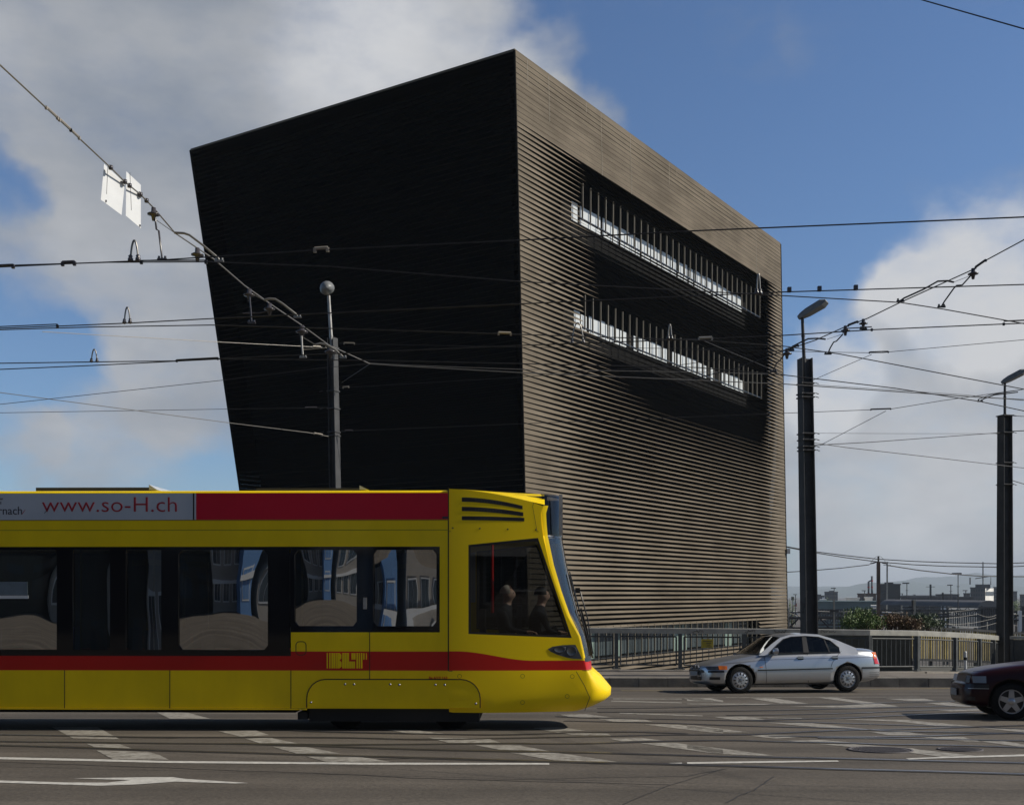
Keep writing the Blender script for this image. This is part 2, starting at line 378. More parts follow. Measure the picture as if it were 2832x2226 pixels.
# ------------------------------------------------------------------ road markings, rails, covers
c6 = lambda x, y: (x/2.173, 1950+y/2.173)
c7 = lambda x, y: (1000+x/2.173, 1900+y/2.173)
c8 = lambda x, y: (1900+x/2.3315, 1850+y/2.3315)
WORN = [(c6, [(310, 130), (585, 130), (720, 205), (440, 200)]), (c6, [(520, 232), (720, 235), (800, 262), (590, 262)]), (c6, [(580, 272), (890, 280), (960, 300), (1015, 328), (680, 326)]),
 (c6, [(1310, 155), (1540, 152), (1620, 180), (1450, 190)]), (c6, [(1470, 200), (1630, 196), (1790, 230), (1560, 228)]), (c6, [(1640, 250), (1850, 252), (2050, 292), (1780, 290)]), (c6, [(1840, 308), (2173, 312), (2350, 340), (1960, 340)]),
 (c6, [(935, 40), (1130, 45), (1270, 82), (1020, 80)]),
 (c7, [(140, 255), (320, 258), (500, 280), (330, 285)]), (c7, [(400, 303), (760, 308), (840, 335), (520, 335)]), (c7, [(670, 347), (950, 350), (1130, 385), (830, 376)]), (c7, [(890, 394), (1180, 395), (1540, 450), (1180, 444)]),
 (c7, [(1030, 245), (1180, 240), (1350, 262), (1130, 266)]), (c7, [(1160, 270), (1480, 280), (1500, 290), (1280, 288)]), (c7, [(1490, 310), (1680, 305), (1800, 320), (1560, 325)]), (c7, [(1670, 337), (1880, 334), (2173, 375), (2173, 400), (2130, 400)]),
 (c7, [(1190, 165), (1350, 162), (1510, 182), (1260, 180)]), (c7, [(1420, 190), (1700, 195), (1750, 207), (1520, 208)]), (c7, [(1680, 222), (1900, 225), (2173, 255), (2173, 278), (2100, 272)]),
 (c7, [(1500, 80), (1925, 91), (1925, 97), (1500, 86)]), (c7, [(1550, 154), (2050, 169), (2050, 175), (1550, 159)]), (c7, [(1510, 68), (1925, 69), (1925, 73), (1510, 72)]), (c7, [(1930, 68), (2100, 66), (2173, 80), (2173, 90), (2020, 82)]),
 (c8, [(0, 359), (60, 364), (400, 408), (180, 408), (0, 387)]), (c8, [(410, 430), (560, 422), (770, 436), (560, 448)]), (c8, [(640, 462), (870, 457), (1050, 472), (800, 475)]),
 (c8, [(830, 482), (1080, 485), (1450, 510), (1500, 520), (1880, 562), (1640, 566), (1440, 540), (1060, 503)]),
 (c8, [(0, 487), (260, 517), (560, 558), (500, 560), (200, 546), (0, 512)]),
 (c8, [(170, 308), (380, 306), (510, 325), (300, 327)]), (c8, [(400, 309), (740, 315), (740, 319), (420, 313)]), (c8, [(500, 344), (800, 347), (1150, 386), (960, 384)]),
 (c8, [(1170, 404), (1420, 405), (1560, 425), (1310, 427)]), (c8, [(1500, 438), (1780, 438), (1900, 468), (1800, 467)]), (c8, [(1890, 466), (2050, 465), (2173, 487), (2400, 520), (2173, 505), (2100, 495)]),
 (c8, [(940, 320), (1400, 327), (1870, 370), (1600, 364), (1350, 338)]), (c8, [(1880, 378), (2100, 382), (2300, 400), (2400, 425), (2173, 408)]),
 (c8, [(0, 189), (80, 190), (240, 212), (0, 205)]), (c8, [(0, 222), (560, 222), (500, 231), (0, 226)]), (c8, [(410, 188), (560, 187), (790, 224), (600, 221)]),
 (c8, [(840, 183), (950, 183), (1200, 215), (1370, 240), (1060, 249), (660, 241), (1000, 235), (1150, 225)]),
 (c8, [(1280, 190), (1530, 190), (1610, 205), (1430, 205)]), (c8, [(1530, 218), (1690, 214), (1850, 243), (1750, 243)]), (c8, [(1590, 264), (1930, 252), (2000, 262), (1700, 272)]),
 (c8, [(250, 182), (1500, 178), (1500, 180), (250, 184)])]
FRESH = [(c6, [(-800, 303), (0, 312), (590, 325), (1000, 335), (2173, 345), (2173, 357), (1000, 347), (590, 337), (0, 325), (-800, 318)]),
 (c7, [(0, 454), (1128, 456), (1128, 466), (0, 466)]),
 (c6, [(440, 440), (900, 433), (1040, 433), (1110, 443), (1490, 468), (1420, 471), (1050, 460), (800, 478), (600, 484), (400, 478), (0, 466), (-700, 440), (-700, 430), (0, 453), (400, 465), (640, 466), (790, 450), (640, 446)]),
 (c8, [(0, 601), (550, 593), (970, 590), (980, 597), (550, 604), (0, 612)]),
 (c7, [(1850, 456), (1925, 454), (1925, 463), (1850, 463)]),
 (c8, [(1410, 576), (1640, 567), (2173, 551), (2700, 534), (2700, 546), (2173, 562), (1640, 575), (1430, 583)])]
def gpoly(mb, c, pts, dz, mi=0):
    mb.ngon([G(*c(*p), dz) for p in pts], mi)
mb = MB()
for c, p in WORN: gpoly(mb, c, p, 0.004, 0)
for c, p in FRESH: gpoly(mb, c, p, 0.0045, 1)
def gline(mb, pts, w, dz, mi=0, off=0.0):
    P = [G(px, py) for px, py in pts]
    Lp = []; Rp = []
    for i, p in enumerate(P):
        d = (P[min(i+1, len(P)-1)]-P[max(i-1, 0)]); n = Vector((-d.y, d.x, 0)).normalized()
        for lst, k in ((Lp, off-w/2), (Rp, off+w/2)):
            q = p+n*k; lst.append(Vector((q.x, q.y, gz(q.y)+dz)))
    mb.grid([Lp, Rp], mi, False)
gline(mb, [c7(1560, 20), c7(2173, 22), (2400, 1906), (2640, 1903)], 0.12, 0.004, 2)
tag(mb.build('road_markings', ['paint', 'paint_new', 'paint_yellow']), kind='structure')
mb = MB()
for pts, w in [([c6(-400, 330), c6(0, 340), c6(700, 365), c6(1300, 388), c6(2173, 418), c7(300, 545), c7(1000, 565), c7(1850, 585)], 0.02),
               ([c7(1570, 705), c7(1720, 640), c7(1850, 590), c7(2000, 545), c7(2173, 490)], 0.012), ([c8(250, 862), c8(330, 820), c8(430, 780), c8(560, 692)], 0.014),
               ([c7(700, 560), c7(1300, 545), c8(0, 530+160), c8(260, 640)], 0.015), ([c7(-200, 440), c7(300, 430), c7(900, 447), c7(1500, 462)], 0.03)]:
    q = []
    for a, b in zip(pts, pts[1:]):
        for k in range(6):
            t = k/6; q.append((a[0]+(b[0]-a[0])*t+random.uniform(-2, 2), a[1]+(b[1]-a[1])*t+random.uniform(-.8, .8)))
    q.append(pts[-1]); gline(mb, q, w, 0.003)
tag(mb.build('tar_seams', 'tar'), kind='structure')
def zc(ox, oy): return lambda x, y: (ox+x/4.346, oy+y/4.346)
zA, zB, zC, zD, zE, zF = zc(1400, 1900), zc(1850, 1900), zc(2332, 1900), zc(900, 1940), zc(450, 1940), zc(0, 1940)
RAILS = [
 [zF(-2000, 455), zF(0, 480), zF(1000, 490), zE(0, 503), zE(1000, 512), zE(2000, 540), zD(900, 570), zD(2100, 598), zA(1000, 790), zA(2000, 818), zB(1000, 842), zC(0, 862), zC(1000, 887), zC(2173, 915), zC(4000, 960)],
 [zF(-2000, 480), zF(0, 527), zF(1000, 555), zF(2000, 590), zE(1000, 617), zE(2000, 650), zD(1000, 672), zD(2100, 706), zA(1000, 905), zA(2000, 930), zB(1000, 957), zC(0, 990), zC(1000, 1015), zC(2173, 1050), zC(4000, 1100)],
 [zF(-2000, 380), zF(0, 400), zF(1000, 415), zE(0, 430), zE(2000, 433), zD(1000, 455), zD(1700, 452), zA(0, 615), zA(1100, 593), zA(2000, 576), zB(900, 573), zB(1400, 550), zB(2100, 520), zC(700, 507), zC(1300, 490), zC(2173, 462), zC(4000, 420)],
 [zE(800, 505), zE(2000, 520), zD(400, 518), zD(1300, 512), zD(2100, 502), zA(800, 682), zA(2000, 650), zB(800, 642), zB(1300, 658), zB(2100, 672), zC(500, 690), zC(1300, 702), zC(2173, 726), zC(4000, 770)],
 [zD(-400, 345), zD(0, 364), zD(1000, 386), zD(2100, 400), zA(900, 375+170), zA(1500, 540), zA(2173, 560)],
 [zA(600, 352), zA(1100, 374), zA(2000, 388), zB(1000, 406), zB(2100, 437), zC(1000, 465), zC(1600, 480), zC(2173, 505), zC(4000, 560)],
 [zA(700, 405), zA(1300, 420), zA(2000, 436), zB(1000, 470), zB(2100, 496), zC(600, 530), zC(1500, 546), zC(2173, 560), zC(4000, 590)],
 [zA(1100, 257), zA(2000, 247), zB(1000, 216), zB(2100, 206), zC(600, 186), zC(1300, 170), zC(3000, 130)],
 [zA(1100, 302), zA(2000, 298), zB(1000, 284), zB(2100, 260), zC(900, 236), zC(1500, 224), zC(3000, 195)],
 [zB(700, 338), zB(1600, 328), zB(2100, 317), zC(800, 286), zC(1700, 256), zC(3000, 215)],
 [zB(900, 404), zB(1500, 386), zB(2100, 372), zC(900, 332), zC(1740, 302), zC(3000, 262)],
 [zB(1200, 588), zB(2000, 600), zC(500, 600), zC(1000, 590), zC(1400, 575), zC(2173, 551), zC(4000, 500)],
 [zC(-300, 612), zC(400, 616), zC(1000, 626), zC(1600, 636), zC(2173, 646), zC(4000, 670)]]
def smooth_pts(pts, n=5):
    out = []
    P = [Vector((*p, 0)) for p in pts]
    for i in range(len(P)-1):
        p0, p1, p2, p3 = P[max(i-1, 0)], P[i], P[i+1], P[min(i+2, len(P)-1)]
        for k in range(n):
            t = k/n
            q = 0.5*((2*p1)+(p2-p0)*t+(2*p0-5*p1+4*p2-p3)*t*t+(3*p1-p0-3*p2+p3)*t**3)
            out.append((q.x, q.y))
    out.append((P[-1].x, P[-1].y)); return out
mb = MB()
for i, r in enumerate(RAILS):
    s = smooth_pts(r)
    gline(mb, s, 0.055, 0.0075, 0, 0.035); gline(mb, s, 0.05, 0.007, 1, -0.018); gline(mb, s, 0.17, 0.0055, 2, 0.01)
M['railbed'] = mat('rail_filler', (0.03, 0.027, 0.024), 0.8, col2=(0.08, 0.07, 0.057), vscale=2.5)
tag(mb.build('tram_track', ['steel', 'groove', 'railbed']), kind='structure')
def cover(c, rx, ry, label):
    a = G(*c8(c[0]-rx, c[1])); b = G(*c8(c[0]+rx, c[1])); ctr = G(*c8(*c)); r = min(0.45, (b-a).length/2)
    n = G(*c8(c[0], c[1]-ry)); f = G(*c8(c[0], c[1]+ry)); r2 = max(0.2, (n-f).length/2)
    e = empty('manhole_cover', (ctr.x, ctr.y, ctr.z), label, 'manhole cover', 'manhole covers in the road', rot=(-0.045, 0, 0))
    m1 = MB(); m1.lathe([(r, 0.0), (r, 0.012), (r*0.9, 0.012), (r*0.9, 0.0)], (0, 0, 0), seg=32); m1.build('frame', 'castiron', e)
    m2 = MB(); m2.lathe([(r*0.885, 0.0), (r*0.885, 0.009), (0.0, 0.009)], (0, 0, 0), seg=32, smooth=False)
    k = -r*0.8
    while k < r*0.8:
        h = math.sqrt(max(0, (r*0.84)**2-k*k)); m2.bx(k, k+0.018, -h, h, 0.009, 0.014); k += 0.045
    m2.build('lid', 'castiron', e)
M['castiron'] = mat('cast_iron', (0.095, 0.088, 0.092), 0.75, 0.0, spec=0.2, var=0.2, vscale=8)
cover((1245, 522), 205, 20, 'round ribbed iron manhole cover lying on the long white diagonal stripe')
cover((1760, 519), 140, 10, 'darker round manhole cover farther right near the picture edge')

# ------------------------------------------------------------------ signal box
def lerp(a, b, t): return a+(b-a)*t
def sst(x): x = max(0.0, min(1.0, x)); return x*x*(3-2*x)
ZT = CZ+22.07
def cor(top, bot, z):
    q = (z-CZ)/22.07
    return Vector((lerp(bot[0], top[0], q), lerp(bot[1], top[1], q), z))
C_ = lambda z: cor((0.10, 44.0), (0.60, 44.0), z)
R_ = lambda z: cor((16.9, 68.3), (17.3, 68.3), z)
L_ = lambda z: cor((-15.98, 53.9), (-12.53, 53.0), z)
def B_(z): a = L_(z)+R_(z)-C_(z); a.z = z; return a
BH = 0.2185
ROWS = [(18.25, 19.8, 0.165, 0.875), (13.4, 14.85, 0.165, 0.875), (-1.3, 0.12, 0.16, 0.84)]
sb = empty('signal_box', (C_(0).x, C_(0).y, -7.5), 'tall twisted block wrapped in brown metal bands with black left side', 'building')
SB0 = Vector((C_(0).x, C_(0).y, -7.5))
def facade(name, P, Q, tiltf, rows, n0, n1, nu=44, off=0.02):
    mb = MB()
    i = 0; z = ZT-BH
    while z > -7.6:
        zc = z+BH/2
        p, q = P(zc), Q(zc); d = (q-p); nrm = Vector((d.y, -d.x, 0)).normalized()*(1 if n1 > 0 else -1)
        cut = [(u0, u1) for (a, b, u0, u1) in rows if a < zc < b]
        segs = [(0.0, 1.0)] if not cut else [(0.0, cut[0][0]+0.004*math.sin(i*2.1)), (cut[0][1], 1.0)]
        j = random.uniform(-0.02, 0.02)
        for (u0, u1) in segs:
            n = max(3, int(nu*(u1-u0))); rA = []; rB = []
            for k in range(n+1):
                u = lerp(u0, u1, k/n); t = tiltf(u, zc)+j*min(1, 8*min(u, 1-u))
                c = p+d*u+nrm*off; h = BH*(0.496 if zc > 20.75 else 0.484)
                s, co = math.sin(t), math.cos(t)
                rA.append(c-nrm*s*h+Vector((0, 0, co*h))); rB.append(c+nrm*s*h-Vector((0, 0, co*h)))
            mb.grid([rB, rA], smooth=False)
        i += 1; z -= BH
    return mb.build(name, 'copper', sb, SB0)
def tilt_right(u, z):
    if z > 20.75: return rad(5)
    e = sst((u+.02)/0.27)**0.75*sst((1-u)/0.14)
    base = 47+9*sst((z-1)/9)
    near = math.exp(-(max(0, abs(z-16.6)-3.3)/3.2)**2)*sst((u-0.10)/0.34)
    t = base+ (80-base)*near
    low = math.exp(-(z/2.6)**2)*8
    return rad(9+(t+low-9)*e)
def tilt_left(u, z):
    return rad(80)  # opened wide so the near-black inner sides blacken this face
facade('cladding', C_, R_, tilt_right, ROWS, 0, 1)
facade('cladding', L_, C_, tilt_left, [], 0, 1, 30, -0.085)
facade('cladding', R_, B_, lambda u, z: rad(12), [], 0, 1, 6)
facade('cladding', B_, L_, lambda u, z: rad(12), [], 0, 1, 6)
# core box inset behind the bands
def inset(z, d=0.74):
    c, r, b, l = C_(z), R_(z), B_(z), L_(z); ctr = (c+b)/2
    e1 = (r-c).normalized(); e2 = (l-c).normalized()
    return [c+(e1+e2)*d, r+(-e1+e2)*d, b-(e1+e2)*d, l+(e1-e2)*d]
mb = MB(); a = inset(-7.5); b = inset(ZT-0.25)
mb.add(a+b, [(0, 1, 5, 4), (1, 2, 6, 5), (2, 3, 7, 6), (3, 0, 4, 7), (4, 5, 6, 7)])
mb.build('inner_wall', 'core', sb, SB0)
mb = MB()
a = [C_(ZT-0.02), R_(ZT-0.02), B_(ZT-0.02), L_(ZT-0.02)]; b = [v+Vector((0, 0, 0.10)) for v in a]
mb.add(a+b, [(0, 1, 5, 4), (1, 2, 6, 5), (2, 3, 7, 6), (3, 0, 4, 7), (4, 5, 6, 7)])
mb.build('roof', 'copper', sb, SB0)
# vertical joints in the flat top band
rj = random.Random(4)
for uu in (.03, .085, .19, .235, .33, .47, .5, .62, .74, .86):
    za = 23.62-rj.choice([.25, .9, 1.9, 2.75]); p_, q_ = C_(22), R_(22); dn_ = (q_-p_).normalized(); nv = Vector((dn_.y, -dn_.x, 0))
    mb = MB(); z = 23.6
    while z > za:
        c_ = C_(z).lerp(R_(z), uu)+nv*.035; mb.box((c_.x, c_.y, z-.1), (.022, .006, .2), rot=math.atan2(dn_.y, dn_.x)); z -= .2185
    mb.build('panel_joint', 'joint', sb, SB0)
# corner trim
for P in (C_, L_, R_):
    mb = MB(); mb.tube([P(-7.5), P(0), P(10), P(ZT)], 0.055, 6); mb.build('corner_trim', 'copper', sb, SB0)
# window bands
for ri, (z0, z1, u0, u1) in enumerate(ROWS):
    p0, q0 = C_((z0+z1)/2), R_((z0+z1)/2); d = q0-p0; L = d.length; dn = d.normalized(); nrm = Vector((dn.y, -dn.x, 0))
    ang = math.atan2(dn.y, dn.x); rot = Matrix.Rotation(ang, 3, 'Z')
    def at(s, z, off): 
        v = p0+dn*s+nrm*off; return Vector((v.x, v.y, z))
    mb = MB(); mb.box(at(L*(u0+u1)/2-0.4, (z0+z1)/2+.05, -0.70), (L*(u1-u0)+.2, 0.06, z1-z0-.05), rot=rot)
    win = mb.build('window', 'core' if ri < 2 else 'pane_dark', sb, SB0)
    s = L*u0+0.42; k = 0
    rr = random.Random(ri+3)
    while s < L*u1-0.3:
        w = rr.choice([0.42, 0.5, 0.34, 0.9, 0.62])
        pale = (rr.random() < 0.86 if ri < 2 else rr.random() < 0.10) and s < L*(u1-0.05)
        if pale:
            pb = MB(); zh = z1-(0.50 if ri < 2 else 0.1)+rr.uniform(-.05, .05); zl = z0+(.18 if ri < 2 else -.2); pb.box(at(s+w/2, (zh+zl)/2, -0.655), (w, 0.02, zh-zl), rot=rot); pb.build('pane', 'pane_pale' if ri < 2 else 'pane_green', win, SB0)  # pale only in the lower, sunlit part; shade above is shaped in
        s += w+rr.choice([0.05, 0.10, 0.22])
    s = L*u0+0.25
    while s < L*u1:
        fb = MB(); fb.box(at(s, (z0+z1)/2, 0.02), (0.030, 0.07, z1-z0+0.1), rot=rot); fb.build('mullion', 'fin', win, SB0)
        s += 0.69
    mb = MB(); mb.box(at(L*(u0+u1)/2, z0+0.02, 0.0), (L*(u1-u0), 0.10, 0.05), rot=rot)
    mb.build('sill_rail', 'black', win, SB0)
mb = MB(); p = W(2180, 1524, 68.2); mb.box(p, (0.2, 0.2, 0.32)); mb.build('wall_lamp', 'signwhite', sb, SB0)

# ------------------------------------------------------------------ tram
TZ0 = -0.372
tram = empty('tram', (-0.866, 16.35, TZ0), 'long yellow tram with red stripe, white and red advert band and slanted black-glazed cab', 'tram', rot=(0, 0, rad(-1.0)))
def TX(px): return (px-1245)*15.2/3000*(1+0.008*max(0, 1245-px)/1245)
def TZ(py): return CZ-(py-HY)*15.2/3000-TZ0
XB = -14.0; HW = 1.15; TH = 0.05
z_sk, z_w0, z_w1, z_ad0, z_top = TZ(1963), TZ(1814), TZ(1511), TZ(1436), TZ(1356)
xr = TX(808); z_w2 = TZ(1748); z_s1, z_s0 = TZ(1801), TZ(1854)
mb = MB()   # 0 yellow 1 red 2 dark
for sg in (-1, 1):
    ya, yb = (sg*HW, sg*(HW-TH))
    mb.bx(XB, xr, ya, yb, 0.36, z_s0); mb.bx(xr, 0, ya, yb, 0.36, z_s0)
    mb.bx(XB, xr, ya, yb, z_s0, z_w0, 1)
    mb.bx(xr, 0, ya, yb, z_s0, z_s1, 1); mb.bx(xr, 0, ya, yb, z_s1, z_w2)
    mb.bx(TX(1220), 0, ya, yb, z_w2, z_w1)
    mb.bx(XB, 0, ya, yb, z_w1, z_ad0)
    mb.bx(XB, 0, ya, yb, z_ad0, z_top-0.03)
    # seams
    s = sg*(HW+0.001)
    for px, za, zb in [(182, 0.36, z_s0), (473, 0.36, z_s0), (808, 0.36, z_s0), (1026, z_s0+0.0-0.25, z_w2), (-160, .36, z_s0), (-480, .36, z_s0)]:
        mb.bx(TX(px)-0.006, TX(px)+0.006, s-0.001, s+0.001, za, zb, 2)
    mb.bx(XB, 0, s-0.001, s+0.001, TZ(1465)-0.004, TZ(1465)+0.004, 3)
    mb.bx(XB, 0, s-0.0015, s+0.0015, z_ad0-0.012, z_ad0-0.002, 3)
    # sill rail with bolts
    mb.bx(XB, TX(852), sg*(HW-0.02), sg*(HW+0.012), z_sk, 0.355, 0)
    mb.bx(XB, TX(852), s-0.003, s+0.016, 0.352, 0.362, 3)
    # rounded roof edge
    rows = []
    for k in range(7):
        a = rad(90*k/6); rows.append([(XB, sg*(HW-0.10+0.10*math.cos(a)), z_top-0.03+0.038*math.sin(a)), (0, sg*(HW-0.10+0.10*math.cos(a)), z_top-0.03+0.038*math.sin(a))])
    mb.grid(rows, 0)
mb.bx(XB, 0, -HW+0.10, HW-0.10, z_top-0.03, z_top+0.006)
mb.bx(XB, XB+0.06, -HW, HW, 0.36, z_top-0.03, 2)
M['seam'] = mat('seam', (0.02, 0.016, 0.004), 0.7)
M['seam_soft'] = mat('seam_soft', (0.22, 0.15, 0.004), 0.6)
body = mb.build('body', ['yellow', 'red', 'seam', 'seam_soft'], tram)
mb = MB(); mb.bx(XB+0.08, 0.2, -1.08, 1.08, 0.36, 0.45); mb.bx(XB+0.08, 0.0, -1.08, 1.08, 2.75, 2.8); mb.bx(-0.06, -0.01, -1.08, 1.08, 0.45, 1.0); mb.bx(0.1, 1.70, -0.90, 0.90, 0.45, 0.98)
mb.build('floor', 'interior', tram)
# black window band and panes
wins = [(-1470, -1180), (-1150, -860), (-830, -560), (-530, -330), (-300, -80), (-50, 160), (204, 307), (351, 449), (496, 744)]
wins2 = [(818, 990), (1036, 1211)]
BULGE = {-50: (.022, .15), 204: (.012, -.9), 351: (.014, -1.0), 496: (.034, .10), 818: (.040, .12), 1036: (.020, -1.1)}
for sg in (-1, 1):
    mb = MB(); y0, y1 = sg*(HW-0.028), sg*(HW-0.002)
    zt, zb = TZ(1520), TZ(1797)
    mb.bx(XB, TX(1220), y0, y1, zt, z_w1); mb.bx(XB, xr, y0, y1, z_w0, zb)
    ex = XB
    for a, b in wins+[(804, 804)]:
        mb.bx(ex, TX(a), y0, y1, zb, zt); ex = TX(b)
    zb2 = TZ(1731)
    mb.bx(xr, TX(1220), y0, y1, z_w2, zb2); ex = TX(806)
    for a, b in wins2+[(1220, 1220)]:
        mb.bx(ex, TX(a), y0, y1, zb2, zt); ex = TX(b)
    def cch(x, z, dx, dz):
        t = [(x, y0, z), (x+dx, y0, z), (x, y0, z+dz)]
        mb.ngon(t, 0, (0, y1-y0, 0))
    for a, b in wins2+wins[-1:]:
        zz = zb2 if a > 800 else zb; A, B = TX(a), TX(b); c = 0.05
        cch(A, zt, c, -c*1.3); cch(B, zt, -c, -c*1.3); cch(A, zz, c, c*1.3); cch(B, zz, -c, c*1.3)
    mb.build('window_band', 'blackgloss', tram)
    for a, b in wins+wins2:
        zz = zb2 if a > 800 else zb
        g = MB(); nx = 12; nz = 10; A, B = TX(a), TX(b); bu, bz = BULGE.get(int(a), (.016, .5)); bu *= (B-A)
        g.grid([[(lerp(A, B, k/nx), sg*(HW-0.03+bu*((1-(2*k/nx-1)**2)*(.62+.38*(1-(2*q/nz-1)**2))+bz*(1-(2*q/nz-1)**2)*(zt-zz)/(B-A))), lerp(zz, zt, q/nz)) for k in range(nx+1)] for q in range(nz+1)][::(1 if sg < 0 else -1)])
        g.build('window', 'tramglass', tram)
# bus stop poster style label on the first pane, door opener
mb = MB(); mb.bx(TX(1008), TX(1018), -HW-0.006, -HW+0.002, TZ(1684), TZ(1652)); mb.build('door_button', 'mast_light', tram)
sk_ = MB(); sk_.bx(TX(-60), TX(79), -HW-0.004, -HW-0.001, TZ(1645), TZ(1608)); sk_.build('window_sticker', 'stickergrey', tram)
sk_ = MB(); sk_.bx(TX(-60), TX(82), -HW-0.004, -HW-0.001, TZ(1655), TZ(1646)); sk_.build('window_sticker', 'signwhite', tram)
# adverts
ad = MB(); ad.bx(XB, TX(537), -HW-0.006, -HW, z_ad0, z_top-0.035); adw = ad.build('advert_panel', 'adwhite', tram); tag(adw, 'white advert panel with red web address')
ad = MB(); ad.bx(TX(537)+0.002, TX(541), -HW-0.007, -HW, z_ad0, z_top-0.035, 1); ad.bx(TX(541)+.001, TX(546), -HW-0.006, -HW, z_ad0, z_top-0.035, 2); ad.bx(TX(546)+.001, -0.012, -HW-0.006, -HW, z_ad0, z_top-0.035, 0)
adr = ad.build('advert_panel', ['adred', 'black', 'adwhite'], tram); tag(adr, 'plain red advert panel beside the cab')
ad = MB(); ad.bx(TX(1227), TX(1243), -HW-0.009, -HW-0.006, TZ(1434), TZ(1428)); ad.build('sticker', 'textdark', adr)
def ttext(s, px0, px1, pyb, size, m, par, bold=0.0, y=-HW-0.0085):
    o = text_mesh(s, 'lettering', size, (0, 0, 0), (rad(90), 0, 0), m, par, 0.0012, 1.0, bold)
    xs = [v.co.x for v in o.data.vertices]; w = max(xs)-min(xs); sx = (TX(px1)-TX(px0))/w
    o.scale = (sx, 1, 1); o.location = (TX(px0)-min(xs)*sx, y, TZ(pyb)); return o
ttext('www.so-H.ch', 120, 493, 1414, 0.305, 'textred', adw, -0.002)
ttext('rnach', 0, 65, 1421, 0.165, 'textdark', adw)
ttext('rner', 0, 13, 1380, 0.05, 'textdark', adw); ttext('ag', 0, 8, 1390, 0.05, 'textdark', adw)
mk = MB(); mk.ngon([(TX(64), -HW-0.008, TZ(1420)), (TX(66), -HW-0.008, TZ(1420)), (TX(75), -HW-0.008, TZ(1407)), (TX(73), -HW-0.008, TZ(1408))], 0, (0, 0.001, 0))
mk.build('tick_mark', 'textred', adw); mk = MB()
mk.ngon([(TX(126), -HW-0.0105, TZ(1418)), (TX(128), -HW-0.0105, TZ(1418)), (TX(141), -HW-0.0105, TZ(1400)), (TX(139), -HW-0.0105, TZ(1401))], 0, (0, 0.001, 0)); mk.build('tick_mark', 'textdark', adw)
# striped operator logo
lg = MB()
def lr(x0, x1, y0, y1): lg.bx(TX(880+x0/5.4325), TX(880+x1/5.4325), -HW-0.004, -HW-0.0005, TZ(1780+y1/5.4325), TZ(1780+y0/5.4325))
for x0, x1 in [(148, 164), (185, 206), (218, 249), (253, 280), (288, 310), (314, 344), (380, 411), (415, 446), (450, 482), (594, 618), (628, 648), (660, 684)]: lr(x0, x1, 138, 368)
for x0, x1, y0, y1 in [(345, 358, 146, 236), (358, 368, 160, 222), (345, 360, 258, 358), (360, 371, 272, 342), (486, 516, 265, 368), (519, 546, 265, 368), (549, 574, 265, 368), (519, 546, 140, 235), (549, 582, 140, 235), (696, 716, 140, 236), (736, 750, 140, 236)]: lr(x0, x1, y0, y1)
lg.build('logo', 'yellow', tram)
ttext('Be 6/10 163', 1190, 1241, 1877, 0.05, 'red', tram, 0.001, -HW-0.003)
# fuel flap outline, bogie skirt outline, bolts
def outline(mb, pts, w, y, mi=0):
    for a, b in zip(pts, pts[1:]):
        d = Vector((b[0]-a[0], b[1]-a[1])); L = d.length
        if L < 1e-6: continue
        n = Vector((-d.y, d.x))/L*w/2
        q = [(a[0]+n.x, y, a[1]+n.y), (b[0]+n.x, y, b[1]+n.y), (b[0]-n.x, y, b[1]-n.y), (a[0]-n.x, y, a[1]-n.y)]
        mb.add(q, [(0, 1, 2, 3)], mi)
def rrect(x0, x1, z0, z1, r, n=5):
    out = []
    for cx, cz, a0 in ((x1-r, z1-r, 0), (x0+r, z1-r, 90), (x0+r, z0+r, 180), (x1-r, z0+r, 270)):
        for k in range(n+1): a = rad(a0+90*k/n); out.append((cx+r*math.cos(a), cz+r*math.sin(a)))
    return out+[out[0]]
mb = MB(); outline(mb, rrect(TX(822), TX(850), TZ(1811), TZ(1774), 0.05), 0.012, -HW-0.002); mb.build('filler_flap', 'seam', tram)
sk = MB(); xa, xb, zt_, zb_ = TX(852), TX(1332), TZ(1878), TZ(1957)
arc = [(xa, zb_)]+[(xa+0.27-0.27*math.cos(rad(a)), zt_-0.27+0.27*math.sin(rad(a))) for a in range(0, 91, 15)]+[(xb-0.27+0.27*math.sin(rad(a)), zt_-0.27+0.27*math.cos(rad(a))) for a in range(0, 91, 15)]+[(xb, zb_)]
sk.ngon([(x, -HW-0.006, z) for x, z in arc], 0, (0, 0.006, 0)); outline(sk, arc, 0.016, -HW-0.0075, 1)
for px, py in [(958, 1892), (983, 1892), (1083, 1892), (1108, 1893), (1208, 1893), (1234, 1893), (864, 1942), (1320, 1945)]:
    sk.lathe([(0.016, 0.0), (0.016, -0.006), (0, -0.008)], (TX(px), -HW-0.006, TZ(py)), 'Y', 8, 2)
sk.build('bogie_skirt', ['yellow', 'seam', 'steel'], tram)
for k in (1,):
    bo = MB(); bo.bx(xa+0.02, xb-0.02, -1.08, 1.08, 0.17, 0.36); bo.build('bogie', 'underframe', tram)
    for wx in (xa+0.45, xb-0.45):
        for sy in (-0.55, 0.55):
            w = MB(); w.lathe([(0.0, -0.05), (0.27, -0.05), (0.30, 0.0), (0.30, 0.07), (0, 0.07)], (wx, sy, 0.30), 'Y', 24); w.build('wheel', 'underframe', tram)
un = MB(); un.bx(XB, -2.2, -0.95, 0.95, 0.28, 0.37); un.bx(xa-0.14, xa, -1.1, 1.1, 0.2, 0.3)
for px in (-900, ): un.bx(TX(px)-1.1, TX(px)+1.1, -1.0, 1.0, 0.02, 0.3)
un.build('underframe', 'underframe', tram)
